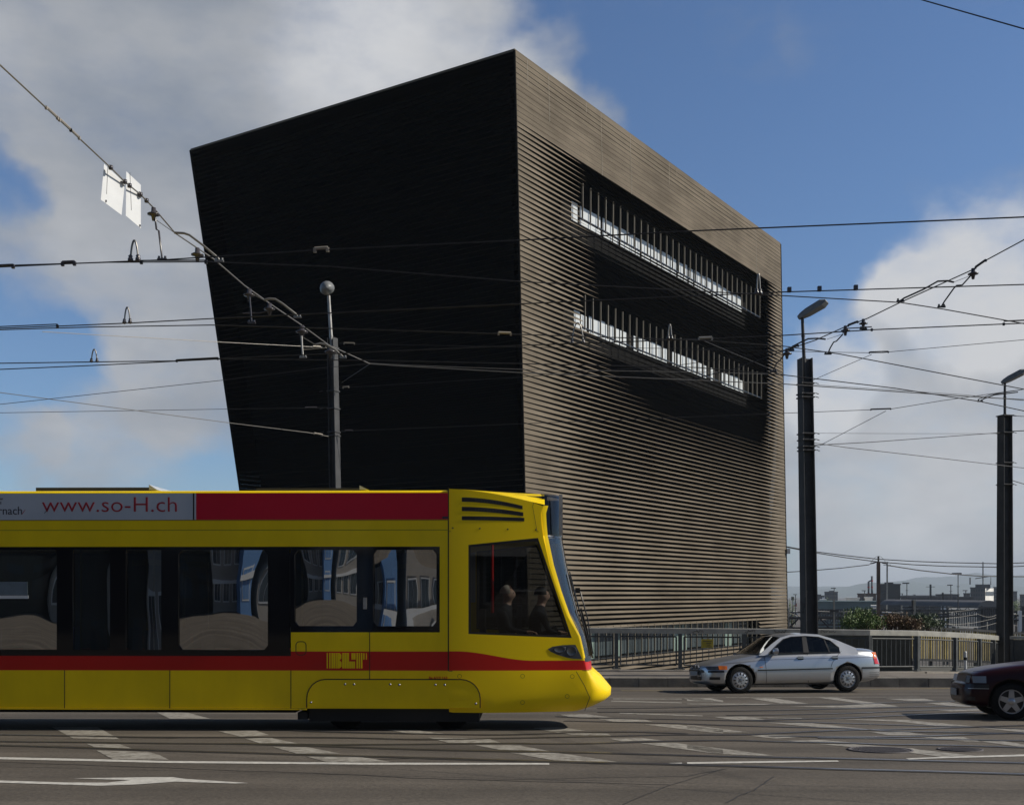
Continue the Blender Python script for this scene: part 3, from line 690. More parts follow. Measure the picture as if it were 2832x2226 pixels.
# roof equipment
for a, b, h in [(80, 398, 0.045), (700, 990, 0.03)]:
    q = MB(); q.bx(TX(a), TX(b), -0.9, 0.9, z_top+0.0, z_top+0.03+h); q.ngon([(TX(b), -0.9, z_top+0.04), (TX(b)+0.12, -0.9, z_top+0.04), (TX(b), -0.9, z_top+0.07+h)], 1, (0, 1.8, 0)); q.build('roof_unit', ['greypanel', 'adwhite'], tram)
# ---- cab
LV = [(.30, 1.70, 1.93, 1.00), (.36, 1.84, 2.10, 1.07), (.43, 1.93, 2.25, 1.13), (.50, 1.99, 2.33, 1.155), (.60, 2.01, 2.335, 1.165), (.75, 1.975, 2.21, 1.16), (.88, 1.935, 2.06, 1.152), (.892, 1.93, 2.04, 1.15), (1.01, 1.90, 2.035, 1.15)]
LV2 = [(1.01, 1.90, 2.035, 1.15), (1.20, 1.86, 1.995, 1.15), (1.367, 1.822, 1.955, 1.15), (1.67, 1.655, 1.86, 1.15), (2.0, 1.53, 1.775, 1.15), (2.38, 1.41, 1.69, 1.14), (2.786, 1.32, 1.62, 1.12)]
def outl(xs, xc, w, sg, n=12):
    out = []
    for k in range(n+1):
        a = rad(90*k/n); out.append((xs+(xc-xs)*math.sin(a)**1.1, sg*w*math.cos(a)**0.55))
    return out
cab = MB()
rows = []
for z, xs, xc, w in LV:
    f = w/1.15
    left = [(0, -1.15*(1 if z > .5 else lerp(1, f, .5)), z)]+[(xs*t, -lerp(1.15, w, t**2), z) for t in (0.33, 0.66)]
    o = [(x, y, z) for x, y in outl(xs, xc, w, -1)]
    half = left+o
    rows.append(half+[(x, -y, zz) for x, y, zz in half[::-1][1:]])
cab.grid(rows, 0)
def slab(pts, mi=0):
    for sg in (-1, 1): cab.ngon([(x, sg*1.15, z) for x, z in pts], mi, (0, -sg*0.04, 0))
ZC = 1.01
slab([(0, ZC), (.275, ZC), (.275, 2.654), (.275, 2.786), (0, 2.786)])
slab([(.275, ZC), (1.90, ZC), (1.822, 1.367), (1.727, 1.347), (.275, 1.408)])
slab([(1.727, 1.347), (1.822, 1.367), (1.655, 1.67), (1.53, 2.0), (1.41, 2.38), (1.32, 2.786), (1.25, 2.755)])
slab([(.275, 2.654), (1.25, 2.755), (1.32, 2.786), (.275, 2.786)])
def rooflz(x): return lerp(3.44, 3.22, (max(0, x)/1.32)**1.6)
slab([(0, 2.786), (1.32, 2.786), (1.30, 2.95), (1.29, 3.10), (1.33, 3.20)]+[(x, rooflz(x)) for x in (1.1, .9, .7, .5, .25, 0)])
rows = []
for k in range(9):
    x = 1.345*k/8; rr_ = []
    for j in range(17):
        y = -1.15+2.3*j/16; c = abs(y/1.15)
        rr_.append((x+0.0*c, y, lerp(lerp(3.475, 3.44, x/1.32), rooflz(min(x, 1.32)), c**3.2)))
    rows.append(rr_)
cab.grid(rows[::-1], 0)
# front yellow corner pillars
for sg in (-1, 1):
    rr2 = [[(x, y, z) for x, y in outl(xs, xc, w, sg)[:3]] for z, xs, xc, w in LV2]
    cab.grid(rr2 if sg > 0 else rr2, 0)
for sg in (-1, 1):
    cab.grid([[(x, y, z) for x, y in outl(xs, 1.62, w, sg)[:3]] for z, xs, w in [(2.786, 1.32, 1.12), (2.95, 1.30, 1.13), (3.10, 1.29, 1.14), (3.21, 1.33, 1.14)]], 0)
cabo = cab.build('cab', 'livery', tram)
mb = MB()
for sg in (-1,):
    mb.bx(-0.014, 0.004, sg*(HW+0.002), sg*(HW-0.03), 0.89, 3.46)
mb.build('cab_joint', 'seam', tram)
# windscreen
g = MB(); rows = []
for z, xs, xc, w in LV2:
    a = [(x-0.004, y, z) for x, y in outl(xs, xc, w, -1)[2:]]
    rows.append(a+[(x, -y, zz) for x, y, zz in a[::-1][1:]])
g.grid(rows); ws = g.build('windscreen', 'screenglass', tram)
g = MB()
for (z, dz) in ((1.01, 0.07), (2.76, 0.035)):
    i = 0
    pts = []
    for zz, xs, xc, w in LV2:
        if abs(zz-z) < 0.08: pts = [Vector((x+0.004, y, z)) for x, y in outl(xs, xc, w, -1)[1:]]
    pts = pts+[Vector((p.x, -p.y, p.z)) for p in pts[::-1][1:]]
    g.grid([pts, [p+Vector((-0.02, 0, dz)) for p in pts]])
g.build('windscreen_trim', 'black', tram)
# destination box behind glass
g = MB(); rows = []
for z, xs, xc in [(2.786, 1.33, 1.625), (3.37, 1.30, 1.625), (3.39, 1.28, 1.60)]:
    a = [(x, y, z) for x, y in outl(xs, xc, 0.98, -1)]; rows.append(a+[(x, -y, zz) for x, y, zz in a[::-1][1:]])
g.grid(rows); g.build('destination_glass', 'cabglass', tram)
g = MB(); g.bx(1.0, 1.38, -0.93, 0.93, 2.80, 3.36); g.bx(1.33, 1.56, -0.5, 0.5, 2.84, 3.33, 1); g.bx(1.55, 1.60, -0.985, -0.95, 2.80, 3.38, 2); g.build('destination_display', ['greypanel', 'black', 'mast_light'], tram)
# cab side glass + frame
for sg in (-1, 1):
    P = [(.275, 1.408), (1.727, 1.347), (1.25, 2.755), (.275, 2.654)]
    c = (0.95, 2.0); Q = [(lerp(x, c[0], .045), lerp(z, c[1], .045)) for x, z in P]
    y = sg*1.147
    f = MB()
    for i in range(4):
        j = (i+1) % 4; f.ngon([(P[i][0], y, P[i][1]), (P[j][0], y, P[j][1]), (Q[j][0], y, Q[j][1]), (Q[i][0], y, Q[i][1])], 0, (0, -sg*0.03, 0))
    fo = f.build('cab_window', 'black', tram)
    f = MB(); f.ngon([(x, sg*1.13, z) for x, z in Q]); f.build('pane', 'cabglass', fo)
# vents
v = MB()
for r0, r1, xe in [((1375, 1387), (1398, 1408), 1449), ((1401, 1413), (1416, 1427), 1451), ((1427, 1438), (1431, 1441), 1454)]:
    n = 8; top = []; bot = []
    for k in range(n+1):
        t = k/n; px = lerp(1281, xe, t); e = t**1.8
        top.append((TX(px), -1.1525, TZ(lerp(r0[0], r1[0], e)))); bot.append((TX(px), -1.1525, TZ(lerp(r0[1], r1[1], e))))
    v.grid([bot, top], 0, False)
    for k in range(18):
        px = 1318+4.2*k; e = ((px-1281)/(xe-1281))**1.8
        v.bx(TX(px), TX(px)+0.006, -1.154, -1.153, TZ(lerp(r0[1], r1[1], e))+.008, TZ(lerp(r0[0], r1[0], e))-.008, 1)
v.build('roof_vent', ['black', 'greypanel'], tram)
v = MB(); v.bx(0.0, 1.26, -1.1515, -1.150, TZ(1469)-.003, TZ(1469)+.003)
for px, py in [(1256, 1460), (1331, 1461), (1408, 1463), (1486, 1464)]: v.lathe([(0.012, 0), (0.012, -0.004), (0, -0.005)], (TX(px), -1.15, TZ(py)), 'Y', 8)
outline(v, [(TX(1480), TZ(1388)), (TX(1477), TZ(1400)), (TX(1489), TZ(1468))], 0.006, -1.152)
for px, py in [(1449, 1869), (1449, 1942), (1587, 1871), (1573, 1926), (1275, 1869)]:
    yy = -1.172
    outline(v, [(TX(px)+0.028*math.cos(rad(a)), TZ(py)+0.028*math.sin(rad(a))) for a in range(0, 361, 24)], 0.005, yy)
outline(v, [(TX(1598), TZ(1857)), (TX(1620), TZ(1895)), (TX(1636), TZ(1930)), (TX(1622), TZ(1966))], 0.009, -1.175)
v.build('panel_line', 'seam', tram)
v = MB(); pts = outl(1.93, 2.05, 1.153, -1); pts = [(-0.0, -1.1525)]+pts; pts = pts+[(x, -y) for x, y in pts[::-1]]
v.grid([[(x, y*1.001, .883) for x, y in pts], [(x+.001, y*1.001, .891) for x, y in pts]]); v.build('bumper_seam', 'seam', tram)
# headlight
def hz(px, py): return (TX(px), TZ(py))
hl = MB(); P = [hz(1519, 1795), hz(1532, 1788), hz(1560, 1784), hz(1596, 1783), hz(1606, 1803), hz(1615, 1823), hz(1590, 1822), hz(1573, 1819), hz(1547, 1811), hz(1527, 1802)]
hl.ngon([(x, -1.155, z) for x, z in P], 0, (0, 0.005, 0))
for px, py, rx, rz in [(1552, 1796, .085, .05), (1585, 1801, .075, .072)]:
    hl.lathe([(1, 0), (1, -0.006), (0.86, -0.006), (0.8, -.002), (0, -0.004)], (0, 0, 0), 'Y', 20, 1)
    for i in range(len(hl.v)-100, len(hl.v)): vv = hl.v[i]; hl.v[i] = Vector((TX(px)+vv.x*rx, -1.155+vv.y, TZ(py)+vv.z*rz))
hl.build('headlight', ['greypanel', 'lensdark'], tram)
# wipers and mirror arm
w = MB()
def fr(y, z, off=0.03):
    for (z0, xs0, xc0, w0), (z1, xs1, xc1, w1) in zip(LV2, LV2[1:]):
        if z0 <= z <= z1:
            t = (z-z0)/(z1-z0); xs, xc, ww = lerp(xs0, xs1, t), lerp(xc0, xc1, t), lerp(w0, w1, t)
            c = min(1, abs(y)/ww); a = math.acos(c**(1/0.55)); return Vector((xs+(xc-xs)*math.sin(a)**1.1+off, y, z))
w.tube([fr(-0.35, 1.03), fr(-0.6, 1.5, .05), fr(-0.75, 1.75, .06)], 0.014, 6); w.tube([fr(-0.8, 2.25, .02), fr(-0.75, 1.8, .03), fr(-0.7, 1.3, .02)], 0.011, 6)
w.tube([fr(0.35, 1.03), fr(0.1, 1.5, .05), fr(-0.1, 1.75, .06)], 0.014, 6); w.tube([fr(-0.15, 2.3, .02), fr(-0.1, 1.8, .03), fr(-0.05, 1.3, .02)], 0.011, 6)
w.build('wiper', 'black', tram)
w = MB(); p = fr(-0.05, 2.02, .03); w.tube([p, p+Vector((0.09, 0, -0.02)), p+Vector((0.20, 0, -.42)), p+Vector((0.28, 0, -0.95))], 0.011, 6); w.box(p+Vector((0.05, 0, 0)), (0.07, 0.06, 0.08)); w.build('mirror_arm', 'black', tram)
# the cab narrows towards the nose
import bmesh
def narrow(o):
    bm = bmesh.new(); bm.from_mesh(o.data)
    if o.name.startswith(('cab', 'body')):
        for k in range(1, 36):
            bmesh.ops.bisect_plane(bm, geom=bm.verts[:]+bm.edges[:]+bm.faces[:], plane_co=(k*.055, 0, 0), plane_no=(1, 0, 0))
    for v in bm.verts:
        if v.co.x > 0: v.co.y *= 1-.125*(v.co.x/1.9)**1.7
    bm.to_mesh(o.data); bm.free()
for nm in ('cab', 'windscreen', 'windscreen_trim', 'destination_glass', 'destination_display', 'cab_window', 'roof_vent', 'panel_line', 'bumper_seam', 'headlight', 'wiper', 'mirror_arm', 'bogie_skirt'):
    for o in list(children(tram)):
        if o.name.split('.')[0] == nm:
            narrow(o)
            for c in children(o): narrow(c)
# interior: seats, poles, driver desk
for i, px in enumerate([-420, -190, 60, 250, 400, 560, 660, 880, 960, 1080, 1160]):
    for sy in (-0.72, 0.72):
        s = MB(); x = TX(px); s.bx(x, x+0.42, sy-0.22, sy+0.22, 0.80, 0.88); s.bx(x-0.06, x, sy-0.22, sy+0.22, 0.84, 1.45); s.bx(x+.1, x+.3, sy-.05, sy+.05, .45, .8)
        so = s.build('passenger_seat', 'seatblue', tram)
for px in (110, 330, 345, 780, 1010):
    s = MB(); s.tube([(TX(px), -0.2 if px % 2 else .3, 0.45), (TX(px), -0.2 if px % 2 else .3, 2.76)], 0.017, 8); s.build('grab_pole', 'poleyellow', tram)
s = MB(); s.bx(1.35, 1.70, -0.86, 0.86, 0.98, 1.33); s.box((1.42, -.35, 1.40), (0.25, 0.5, 0.12), rot=Matrix.Rotation(rad(-25), 3, 'Y')); s.bx(1.28, 1.30, -0.75, -0.5, 1.38, 1.55); s.build('driver_desk', 'interior', tram)
s = MB(); s.bx(-0.10, -0.05, -1.05, -0.2, 0.45, 2.75); s.bx(-.1, -.05, .5, 1.05, .45, 2.75); s.build('cab_partition', 'interior', tram)
s = MB(); s.tube([(0.60, -0.9, 2.76), (0.60, -0.9, 1.7)], 0.022, 8); s.build('sun_blind_strap', 'red', tram)
s = MB(); s.bx(0.30, 0.37, -1.09, -1.06, 1.85, 2.55); s.build('cab_poster', 'signwhite', tram)

# ------------------------------------------------------------------ people in the cab (seated)
def person(loc, face_deg, label, hair, lean=0.0, turn=0.0):
    root = empty('person', loc, label, 'person', 'people in the tram cab', rot=(0, 0, rad(face_deg)))
    V = []; E = []; Rr = []
    def v(p, r, par=None):
        V.append(Vector(p)); Rr.append(r)
        if par is not None: E.append((par, len(V)-1))
        return len(V)-1
    pel = v((0, 0, 0.10), .155); ab = v((0.0+lean*.3, 0, .26), .14, pel); ch = v((lean*.7, 0, .42), .155, ab); up = v((lean, 0, .53), .12, ch)
    nk = v((lean+.02, 0, .61), .058, up); hb = v((lean+.04, 0, .68), .075, nk); hm = v((lean+.045, 0, .76), .098, hb); ht = v((lean+.035, 0, .835), .078, hm)
    v((lean+.155, 0, .735), .016, hm)      # nose
    for s in (-1, 1):
        v((lean+.035, s*.105, .745), .018, hm)   # ears
        hp = v((.10, s*.10, .08), .09, pel); kn = v((.44, s*.13, .10), .068, hp); an = v((.46, s*.13, -.32), .045, kn); v((.60, s*.14, -.36), .038, an)
        sh = v((lean, s*.18, .50), .068, up); el = v((lean+.10, s*.25, .24), .047, sh); wr = v((.34, s*.20, .20), .030, el); pm = v((.41, s*.19, .20), .032, wr)
        for f, (dy, L) in enumerate([(-.027, .070), (-.009, .080), (.009, .076), (.027, .058)]):
            a = v((.45, s*.19+dy, .205), .009, pm); b = v((.45+L*.55, s*.19+dy*1.1, .195), .0085, a); v((.45+L*.8, s*.19+dy*1.1, .165), .007, b)
        t = v((.40, s*.19-s*.035, .19), .010, pm); v((.435, s*.19-s*.055, .18), .009, t)
    me = bpy.data.meshes.new('body'); me.from_pydata(V, E, []); o = bpy.data.objects.new('body', me); COL.objects.link(o)
    sm = o.modifiers.new('s', 'SKIN'); ss = o.modifiers.new('ss', 'SUBSURF'); ss.levels = 1; ss.render_levels = 1
    for i, sv in enumerate(me.skin_vertices[0].data): sv.radius = (Rr[i], Rr[i]); sv.use_root = (i == 0)
    apply_mods(o); o.parent = root
    o.data.materials.clear(); o.data.materials.append(M['cloth']); o.data.materials.append(M['skin'])
    for p in o.data.polygons:
        c = p.center; p.use_smooth = True
        if c.z > .60 or c.x > .365 and abs(c.y) > .1 and c.z > .15 and c.z < .24 and c.x > .37 and abs(abs(c.y)-.19) < .07: p.material_index = 1
    h = MB(); rows = []
    for i in range(7):
        ph = rad(90-100*i/6); row = []
        for k in range(15):
            th = rad(55+250*k/14); row.append((lean+.028+.112*math.cos(ph)*math.cos(th), .106*math.cos(ph)*math.sin(th), .775+.105*math.sin(ph)))
        rows.append(row)
    h.grid(rows); h.build('hair', hair, root)
    e = MB()
    for s in (-1, 1): e.lathe([(.011, .0), (.009, .006), (0, .008)], (lean+.128, s*.034, .765), 'X', 8)
    e.build('eyes', 'black', root)
    return root
fl = MB(); fl.bx(0.05, 1.70, -0.90, 0.90, 0.70, 0.77); fl.bx(0.45, 0.9, -0.95, -0.5, 0.77, 1.22); fl.bx(.42, .5, -.95, -.5, 1.22, 1.75); fl.bx(1.0, 1.38, -0.7, -.25, 0.77, 1.2); fl.bx(.95, 1.02, -.7, -.25, 1.2, 1.8)
fl.build('cab_seat', 'cloth', tram)
def tramw(x, y, z):
    c, s = math.cos(rad(-1)), math.sin(rad(-1)); return (-0.866+x*c-y*s, 16.35+x*s+y*c, TZ0+z)
person(tramw(0.78, -0.62, 1.22), -12, 'grey-haired man in dark jacket sitting behind the cab side window', 'hairgrey')
person(tramw(1.20, -0.45, 1.20), 5, 'dark-haired tram driver in dark clothes at the front of the cab', 'hairdark', 0.08)

# ------------------------------------------------------------------ cars
def make_wheel(car, x, y, r, style, side):
    root = bpy.data.objects.new('wheel', None); COL.objects.link(root); root.parent = car; root.location = (x, y, r)
    s = side
    t = MB(); t.lathe([(r*0.66, -.09*s), (r*.95, -.095*s), (r, -.07*s), (r, .07*s), (r*.94, .1*s), (r*.66, .085*s)], (0, 0, 0), 'Y', 36); t.build('tyre', 'rubber', root)
    t = MB(); y0 = .07*s
    t.lathe([(r*.66, y0+.01*s), (r*.64, y0-.01*s), (r*.60, y0+.0*s)], (0, 0, 0), 'Y', 36)
    if style == 'cover':
        t.lathe([(r*.60, y0), (r*.50, y0+.016*s), (r*.3, y0+.022*s), (r*.12, y0+.016*s), (0, y0+.02*s)], (0, 0, 0), 'Y', 36)
        for k in range(12):
            a = 2*math.pi*k/12
            P = [(-.013, -.034), (.013, -.034), (.016, .026), (-.016, .026)]
            c, sn = math.cos(a), math.sin(a)
            q = [((r*.49+pz)*c-px*sn, y0+.0215*s, (r*.49+pz)*sn+px*c) for px, pz in P]
            t.ngon(q, 1)
        t.lathe([(r*.14, y0+.024*s), (0, y0+.028*s)], (0, 0, 0), 'Y', 16, 2)
        for k in range(5):
            a = 2*math.pi*k/5; t.lathe([(.012, y0+.03*s), (0, y0+.03*s)], (r*.22*math.cos(a), 0, r*.22*math.sin(a)), 'Y', 8, 1)
    else:
        t.lathe([(r*.60, y0-.02*s), (0, y0-.02*s)], (0, 0, 0), 'Y', 24, 1)
        pts = []
        for k in range(5):
            a = 2*math.pi*k/5+.3
            for rr_, da in ((.60, -.20), (.60, .20), (.26, .628)):
                pts.append((r*rr_*math.cos(a+da), y0+.012*s, r*rr_*math.sin(a+da)))
        t.ngon(pts, 0, (0, -.02*s, 0)); t.lathe([(r*.2, y0+.012*s), (r*.18, y0+.02*s), (0, y0+.022*s)], (0, 0, 0), 'Y', 20, 0)
    t.build('rim', ['hubgrey', 'black', 'steel'], root)
def make_car(name, loc, yaw, label, group, P, scale=1.0):
    car = empty(name, loc, label, 'car', group, rot=(-0.045, 0, rad(yaw)), scale=scale)
    hb = MB(); rows = []
    for x, w, zb, zt, wt in P['st']:
        zm = (zb+zt)/2; h = zt-zb
        half = [(0, zb), (w*.62, zb), (w*.93, zb+.02), (w*.985, zb+h*.18), (w, zb+h*.42), (w*.995, zb+h*.62), (w*.965, zb+h*.84), (wt*w, zt-.012), (wt*w*.72, zt+.012), (0, zt+.024)]
        ring = [(x, -y, z) for y, z in half]+[(x, y, z) for y, z in half[::-1][1:-1]]
        rows.append(ring+[ring[0]])
    n = len(rows[0])-1
    hb.grid(rows); hb.add([r for r in rows[0][:-1]], [tuple(range(n))]); hb.add([r for r in rows[-1][:-1]], [tuple(range(n))[::-1]])
    body = hb.build('body', [P['paint'], 'underframe'], car, merge=True)
    ss = body.modifiers.new('s', 'SUBSURF'); ss.levels = 2; ss.render_levels = 2
    cutters = []
    for wx in (0, P['wb']):
        for s in (-1, 1):
            c = MB(); R = P['arch']; y0, y1 = s*P['w']*0.70, s*(P['w']+.2); seg = 40
            ring = [(R*math.cos(2*math.pi*k/seg), R*math.sin(2*math.pi*k/seg)) for k in range(seg)]
            vs = [(wx+a, y0, P['r']+.01+b) for a, b in ring]+[(wx+a, y1, P['r']+.01+b) for a, b in ring]
            c.add(vs, [tuple(range(seg)), tuple(range(seg, 2*seg))[::-1]]+[(k, k+seg, (k+1) % seg+seg, (k+1) % seg) for k in range(seg)], 1)
            co = c.build('cut', [P['paint'], 'underframe'], car, merge=True); cutters.append(co)
            b = body.modifiers.new('b', 'BOOLEAN'); b.operation = 'DIFFERENCE'; b.object = co; b.solver = 'EXACT'
    apply_mods(body)
    for c in cutters: bpy.data.objects.remove(c)
    for p in body.data.polygons: p.use_smooth = (p.material_index == 0)
    for wx in (0, P['wb']):
        for s in (-1, 1): make_wheel(car, wx, s*(P['w']-.115), P['r'], P['rim'], s)
    # wheel arch lips
    return car, body
def side(P, x, z, off=0.004):
    """y on the near flank of the car at (x, z)"""
    st = P['st']
    for a, b in zip(st, st[1:]):
        if a[0] <= x <= b[0]:
            t = (x-a[0])/(b[0]-a[0]); w, zb, zt, wt = [lerp(a[k], b[k], t) for k in (1, 2, 3, 4)]
            f = (z-zb)/(zt-zb); pr = [(0, .95), (.18, .985), (.42, 1), (.62, .995), (.84, .965), (1, wt)]
            for (f0, w0), (f1, w1) in zip(pr, pr[1:]):
                if f0 <= f <= f1 or (f1 == 1 and f > 1): return w*lerp(w0, w1, min(1, (f-f0)/(f1-f0)))+off
            return w*.95+off
    return P['w']*.8
def flank_patch(mb, P, pts, off=0.004, mi=0, sides=(-1, 1)):
    for s in sides: mb.ngon([(x, s*side(P, x, z, off), z) for x, z in pts], mi)
def flank_strip(mb, P, x0, x1, z0f, z1f, off=.004, n=14, mi=0, sides=(-1, 1)):
    for s in sides:
        lo = []; hi = []
        for k in range(n+1):
            x = lerp(x0, x1, k/n); a, b = z0f(x), z1f(x)
            lo.append((x, s*side(P, x, a, off), a)); hi.append((x, s*side(P, x, b, off), b))
        mb.grid([lo, hi], mi, True)
def cabin(car, P):
    O, I, zb, wb, kk = P['O'], P['I'], P['zb'], P['wbelt'], P['k']
    S = lambda x, z, s, o=0.0: (x, s*(wb-kk*(z-zb)+o), z)
    f = MB()
    for s in (-1, 1):
        f.grid([[S(x, z, s) for x, z in O], [S(x, z, s) for x, z in I]], 0, True)
        f.grid([[S(x, z, s, -.03) for x, z in O], [S(x, z, s, -.03) for x, z in I]], 1, False)
        o0, i0 = O[-1], I[-1]
        f.ngon([S(*O[-1], s), S(*I[-1], s), S(I[-1][0], zb-.03, s), S(O[-1][0]+.05, zb-.02, s)], 0)
        f.ngon([S(*O[0], s), S(*I[0], s), S(I[0][0]-.03, zb-.04, s), S(O[0][0]-.05, zb-.04, s)], 0)
    R = P['roof']; rows = []
    for x, z in O[R[0]:R[1]]:
        rows.append([(x-.03*math.cos(rad(90*t)) if False else x, (wb-kk*(z-zb))*t, z+.035*(1-t*t)) for t in [k/6 for k in range(-6, 7)]])
    f.grid(rows, 0, True)
    fr = f.build('roof', [P['paint'], 'black'], car)
    g = MB(); (xa, za), (xb, zb_) = O[0], O[R[0]]
    def pane(nm, x0, z0, x1, z1, bulge):
        g = MB(); rows = []
        for q in range(5):
            t = q/4; x, z = lerp(x0, x1, t), lerp(z0, z1, t); w = (wb-kk*(z-zb))-.035
            rows.append([(x-bulge*(1-(k/5)**2), w*k/5, z+.03*(1-(k/5)**2)*t) for k in range(-5, 6)])
        g.grid(rows); g.build(nm, 'carglass', car)
    pane('windscreen', O[0][0], O[0][1], O[R[0]][0], O[R[0]][1], .10)
    pane('rear_window', O[-1][0], O[-1][1], O[R[1]-1][0], O[R[1]-1][1], -.06)
    for s in (-1, 1):
        pts = I+[(I[-1][0]-.01, zb+.015), (I[0][0]+.02, zb+.0)]
        g = MB(); g.ngon([S(x, z, s, -.012) for x, z in pts]); g.build('side_window', 'carglass', car)
        t = MB()
        t.tube([S(x, z, s, .002) for x, z in I], .011, 5); t.tube([S(I[0][0], zb+.01, s, .004), S(I[-1][0], zb+.02, s, .004)], .011, 5)
        for (x0, x1, xt0, xt1, zt_) in P['pillars']: t.ngon([S(x0, zb, s, .001), S(x1, zb, s, .001), S(xt1, zt_, s, .001), S(xt0, zt_, s, .001)], 0, (0, -s*.03, 0))
        t.build('window_trim', 'black', car)
    i = MB(); i.bx(.7, 2.9, -.72, .72, .55, .80)
    i.build('cabin_floor', 'interior', car)
    for x in (1.35, 2.3):
        for y in (-.36, .36):
            sM = MB(); sM.box((x, y, .95), (.14, .46, .62), rot=Matrix.Rotation(rad(-14), 3, 'Y')); sM.box((x+.1, y, 1.24), (.09, .24, .15)); sM.build('seat', 'cloth', car)
    sM = MB(); sM.bx(.72, .95, -.68, .68, .8, .98); sM.build('dashboard', 'interior', car)
P1 = dict(paint='silver', w=.87, wb=2.725, r=.315, arch=.375, rim='cover', zb=.93, wbelt=.80, k=.42,
 st=[(-.80, .42, .30, .56, .80), (-.775, .60, .24, .62, .80), (-.70, .73, .20, .665, .82), (-.58, .805, .185, .705, .83), (-.36, .85, .18, .755, .84), (0, .868, .18, .83, .86), (.35, .87, .18, .885, .88), (.62, .87, .18, .925, .90), (1.0, .87, .18, .94, .93), (2.0, .87, .18, .955, .93), (2.55, .868, .18, .985, .90), (2.9, .86, .19, 1.035, .86), (3.2, .835, .21, 1.035, .84), (3.42, .80, .24, 1.02, .82), (3.56, .75, .28, .98, .80), (3.64, .70, .31, .80, .8), (3.66, .62, .33, .60, .8)],
 O=[(.52, .925), (.85, 1.16), (1.10, 1.315), (1.35, 1.378), (1.75, 1.40), (2.12, 1.375), (2.5, 1.26), (2.98, 1.055)], roof=(2, 7),
 I=[(.74, .945), (.98, 1.14), (1.17, 1.275), (1.38, 1.33), (1.75, 1.345), (2.08, 1.322), (2.36, 1.235), (2.56, 1.06)],
 pillars=[(1.62, 1.76, 1.66, 1.77, 1.345), (2.28, 2.31, 2.2, 2.23, 1.29)])
p = G(2045, 1917); yw = rad(10)
S1 = 1.04
wy = .755*S1
loc = Vector((p.x-wy*math.sin(yw), p.y+wy*math.cos(yw), gz(p.y+wy*math.cos(yw))))
car1, b1 = make_car('parked_car' if False else 'silver_car', loc, 10, 'silver four-door saloon car driving left in front of the bridge railing', 'cars on the road', P1, S1)
cabin(car1, P1)
m = MB()
for x0, z0, x1, z1 in [(.64, .24, .60, .92), (1.70, .24, 1.70, .95), (2.28, .60, 2.60, .98)]:
    flank_strip(m, P1, min(x0, x1)-.0, max(x0, x1)+.012, (lambda x: z0) if x0 == x1 else (lambda x: z0), lambda x: z1, .002, 1) if x0 == x1 else None
    if x0 == x1:
        continue
    n = 8
    for s in (-1, 1):
        A = []; B = []
        for k in range(n+1):
            t = k/n; x = lerp(x0, x1, t**1.6); z = lerp(z0, z1, t); A.append((x, s*side(P1, x, z, .002), z)); B.append((x+.009, s*side(P1, x+.009, z, .002), z))
        m.grid([A, B])
flank_strip(m, P1, 1.702, 1.71, lambda x: .24, lambda x: .95, .002, 1)
flank_strip(m, P1, -.40, .6, lambda x: .705+.08*(x+.4), lambda x: .711+.08*(x+.4), .002); flank_strip(m, P1, .6, 3.5, lambda x: .785+.015*(x-.6), lambda x: .791+.015*(x-.6), .002)
m.build('panel_gap', 'seam_dark' if False else 'black', car1)
m = MB(); flank_strip(m, P1, .42, 2.32, lambda x: .53+.02*(x-.42)/2, lambda x: .56+.02*(x-.42)/2, .010); flank_strip(m, P1, -.74, -.40, lambda x: .50, lambda x: .55, .010); flank_strip(m, P1, 3.08, 3.62, lambda x: .55, lambda x: .59, .010); m.build('rub_strip', 'black', car1)
m = MB(); flank_strip(m, P1, .42, 2.32, lambda x: .561+.02*(x-.42)/2, lambda x: .569+.02*(x-.42)/2, .010); m.build('chrome_line', 'hubgrey', car1)
for xh in (1.52, 2.40):
    for s in (-1, 1):
        m = MB(); yy = s*side(P1, xh, .82, .0); m.bx(xh-.085, xh+.085, yy, yy+s*.03, .815, .845); m.bx(xh-.07, xh+.07, yy, yy+s*.006, .78, .86, 1); m.build('door_handle', ['silver', 'black'], car1)
for s in (-1, 1):
    m = MB(); m.lathe([(0, -.06), (.05, -.055), (.075, -.02), (.08, .05)], (.86, s*(.90), 0.99), 'X', 12); m.bx(.84, .90, s*.80, s*.86, .93, .97, 1); m.build('side_mirror', ['silver', 'black'], car1)
for s in (-1, 1):
    m = MB(); A = []; B = []
    for k in range(9):
        t = k/8; x = lerp(-.745, -.40, t); A.append((x, s*(side(P1, x, .575, .012)), .565)); B.append((x, s*(side(P1, x, .66, .012)), .655-.015*(1-t)))
    m.grid([A, B]); 
    front = [(-.80, s*.22), (-.785, s*.42), (-.76, s*.56), (-.745, s*side(P1, -.745, .6, .012))]
    m.grid([[(x, y, .565) for x, y in front], [(x+.03, y, .645) for x, y in front]])
    m.build('headlight', 'lensdark', car1)
for s_ in (-1, 1):
    m = MB(); flank_strip(m, P1, -.52, -.33, lambda x: .567+.02*max(0, x+.42), lambda x: .66-.03*max(0, x+.42), .016, 6, 0, (s_,)); m.build('indicator', 'orange', car1)
for s_ in (-1, 1):
    m = MB(); flank_strip(m, P1, .47, .55, lambda x: .61, lambda x: .63, .008, 2, 0, (s_,)); m.build('side_repeater', 'orange', car1)
m = MB()
for s in (-1, 1):
    m.ngon([(-.812+abs(y)*.03, s*y, z) for y, z in [(.02, .575), (.06, .56), (.15, .56), (.18, .60), (.16, .665), (.05, .668), (.02, .65)]], 1, (.02, 0, 0))
    m.ngon([(-.818+abs(y)*.03, s*y, z) for y, z in [(.035, .59), (.065, .575), (.14, .575), (.165, .605), (.15, .65), (.055, .653), (.035, .64)]], 0)
m.build('grille', ['black', 'hubgrey'], car1)
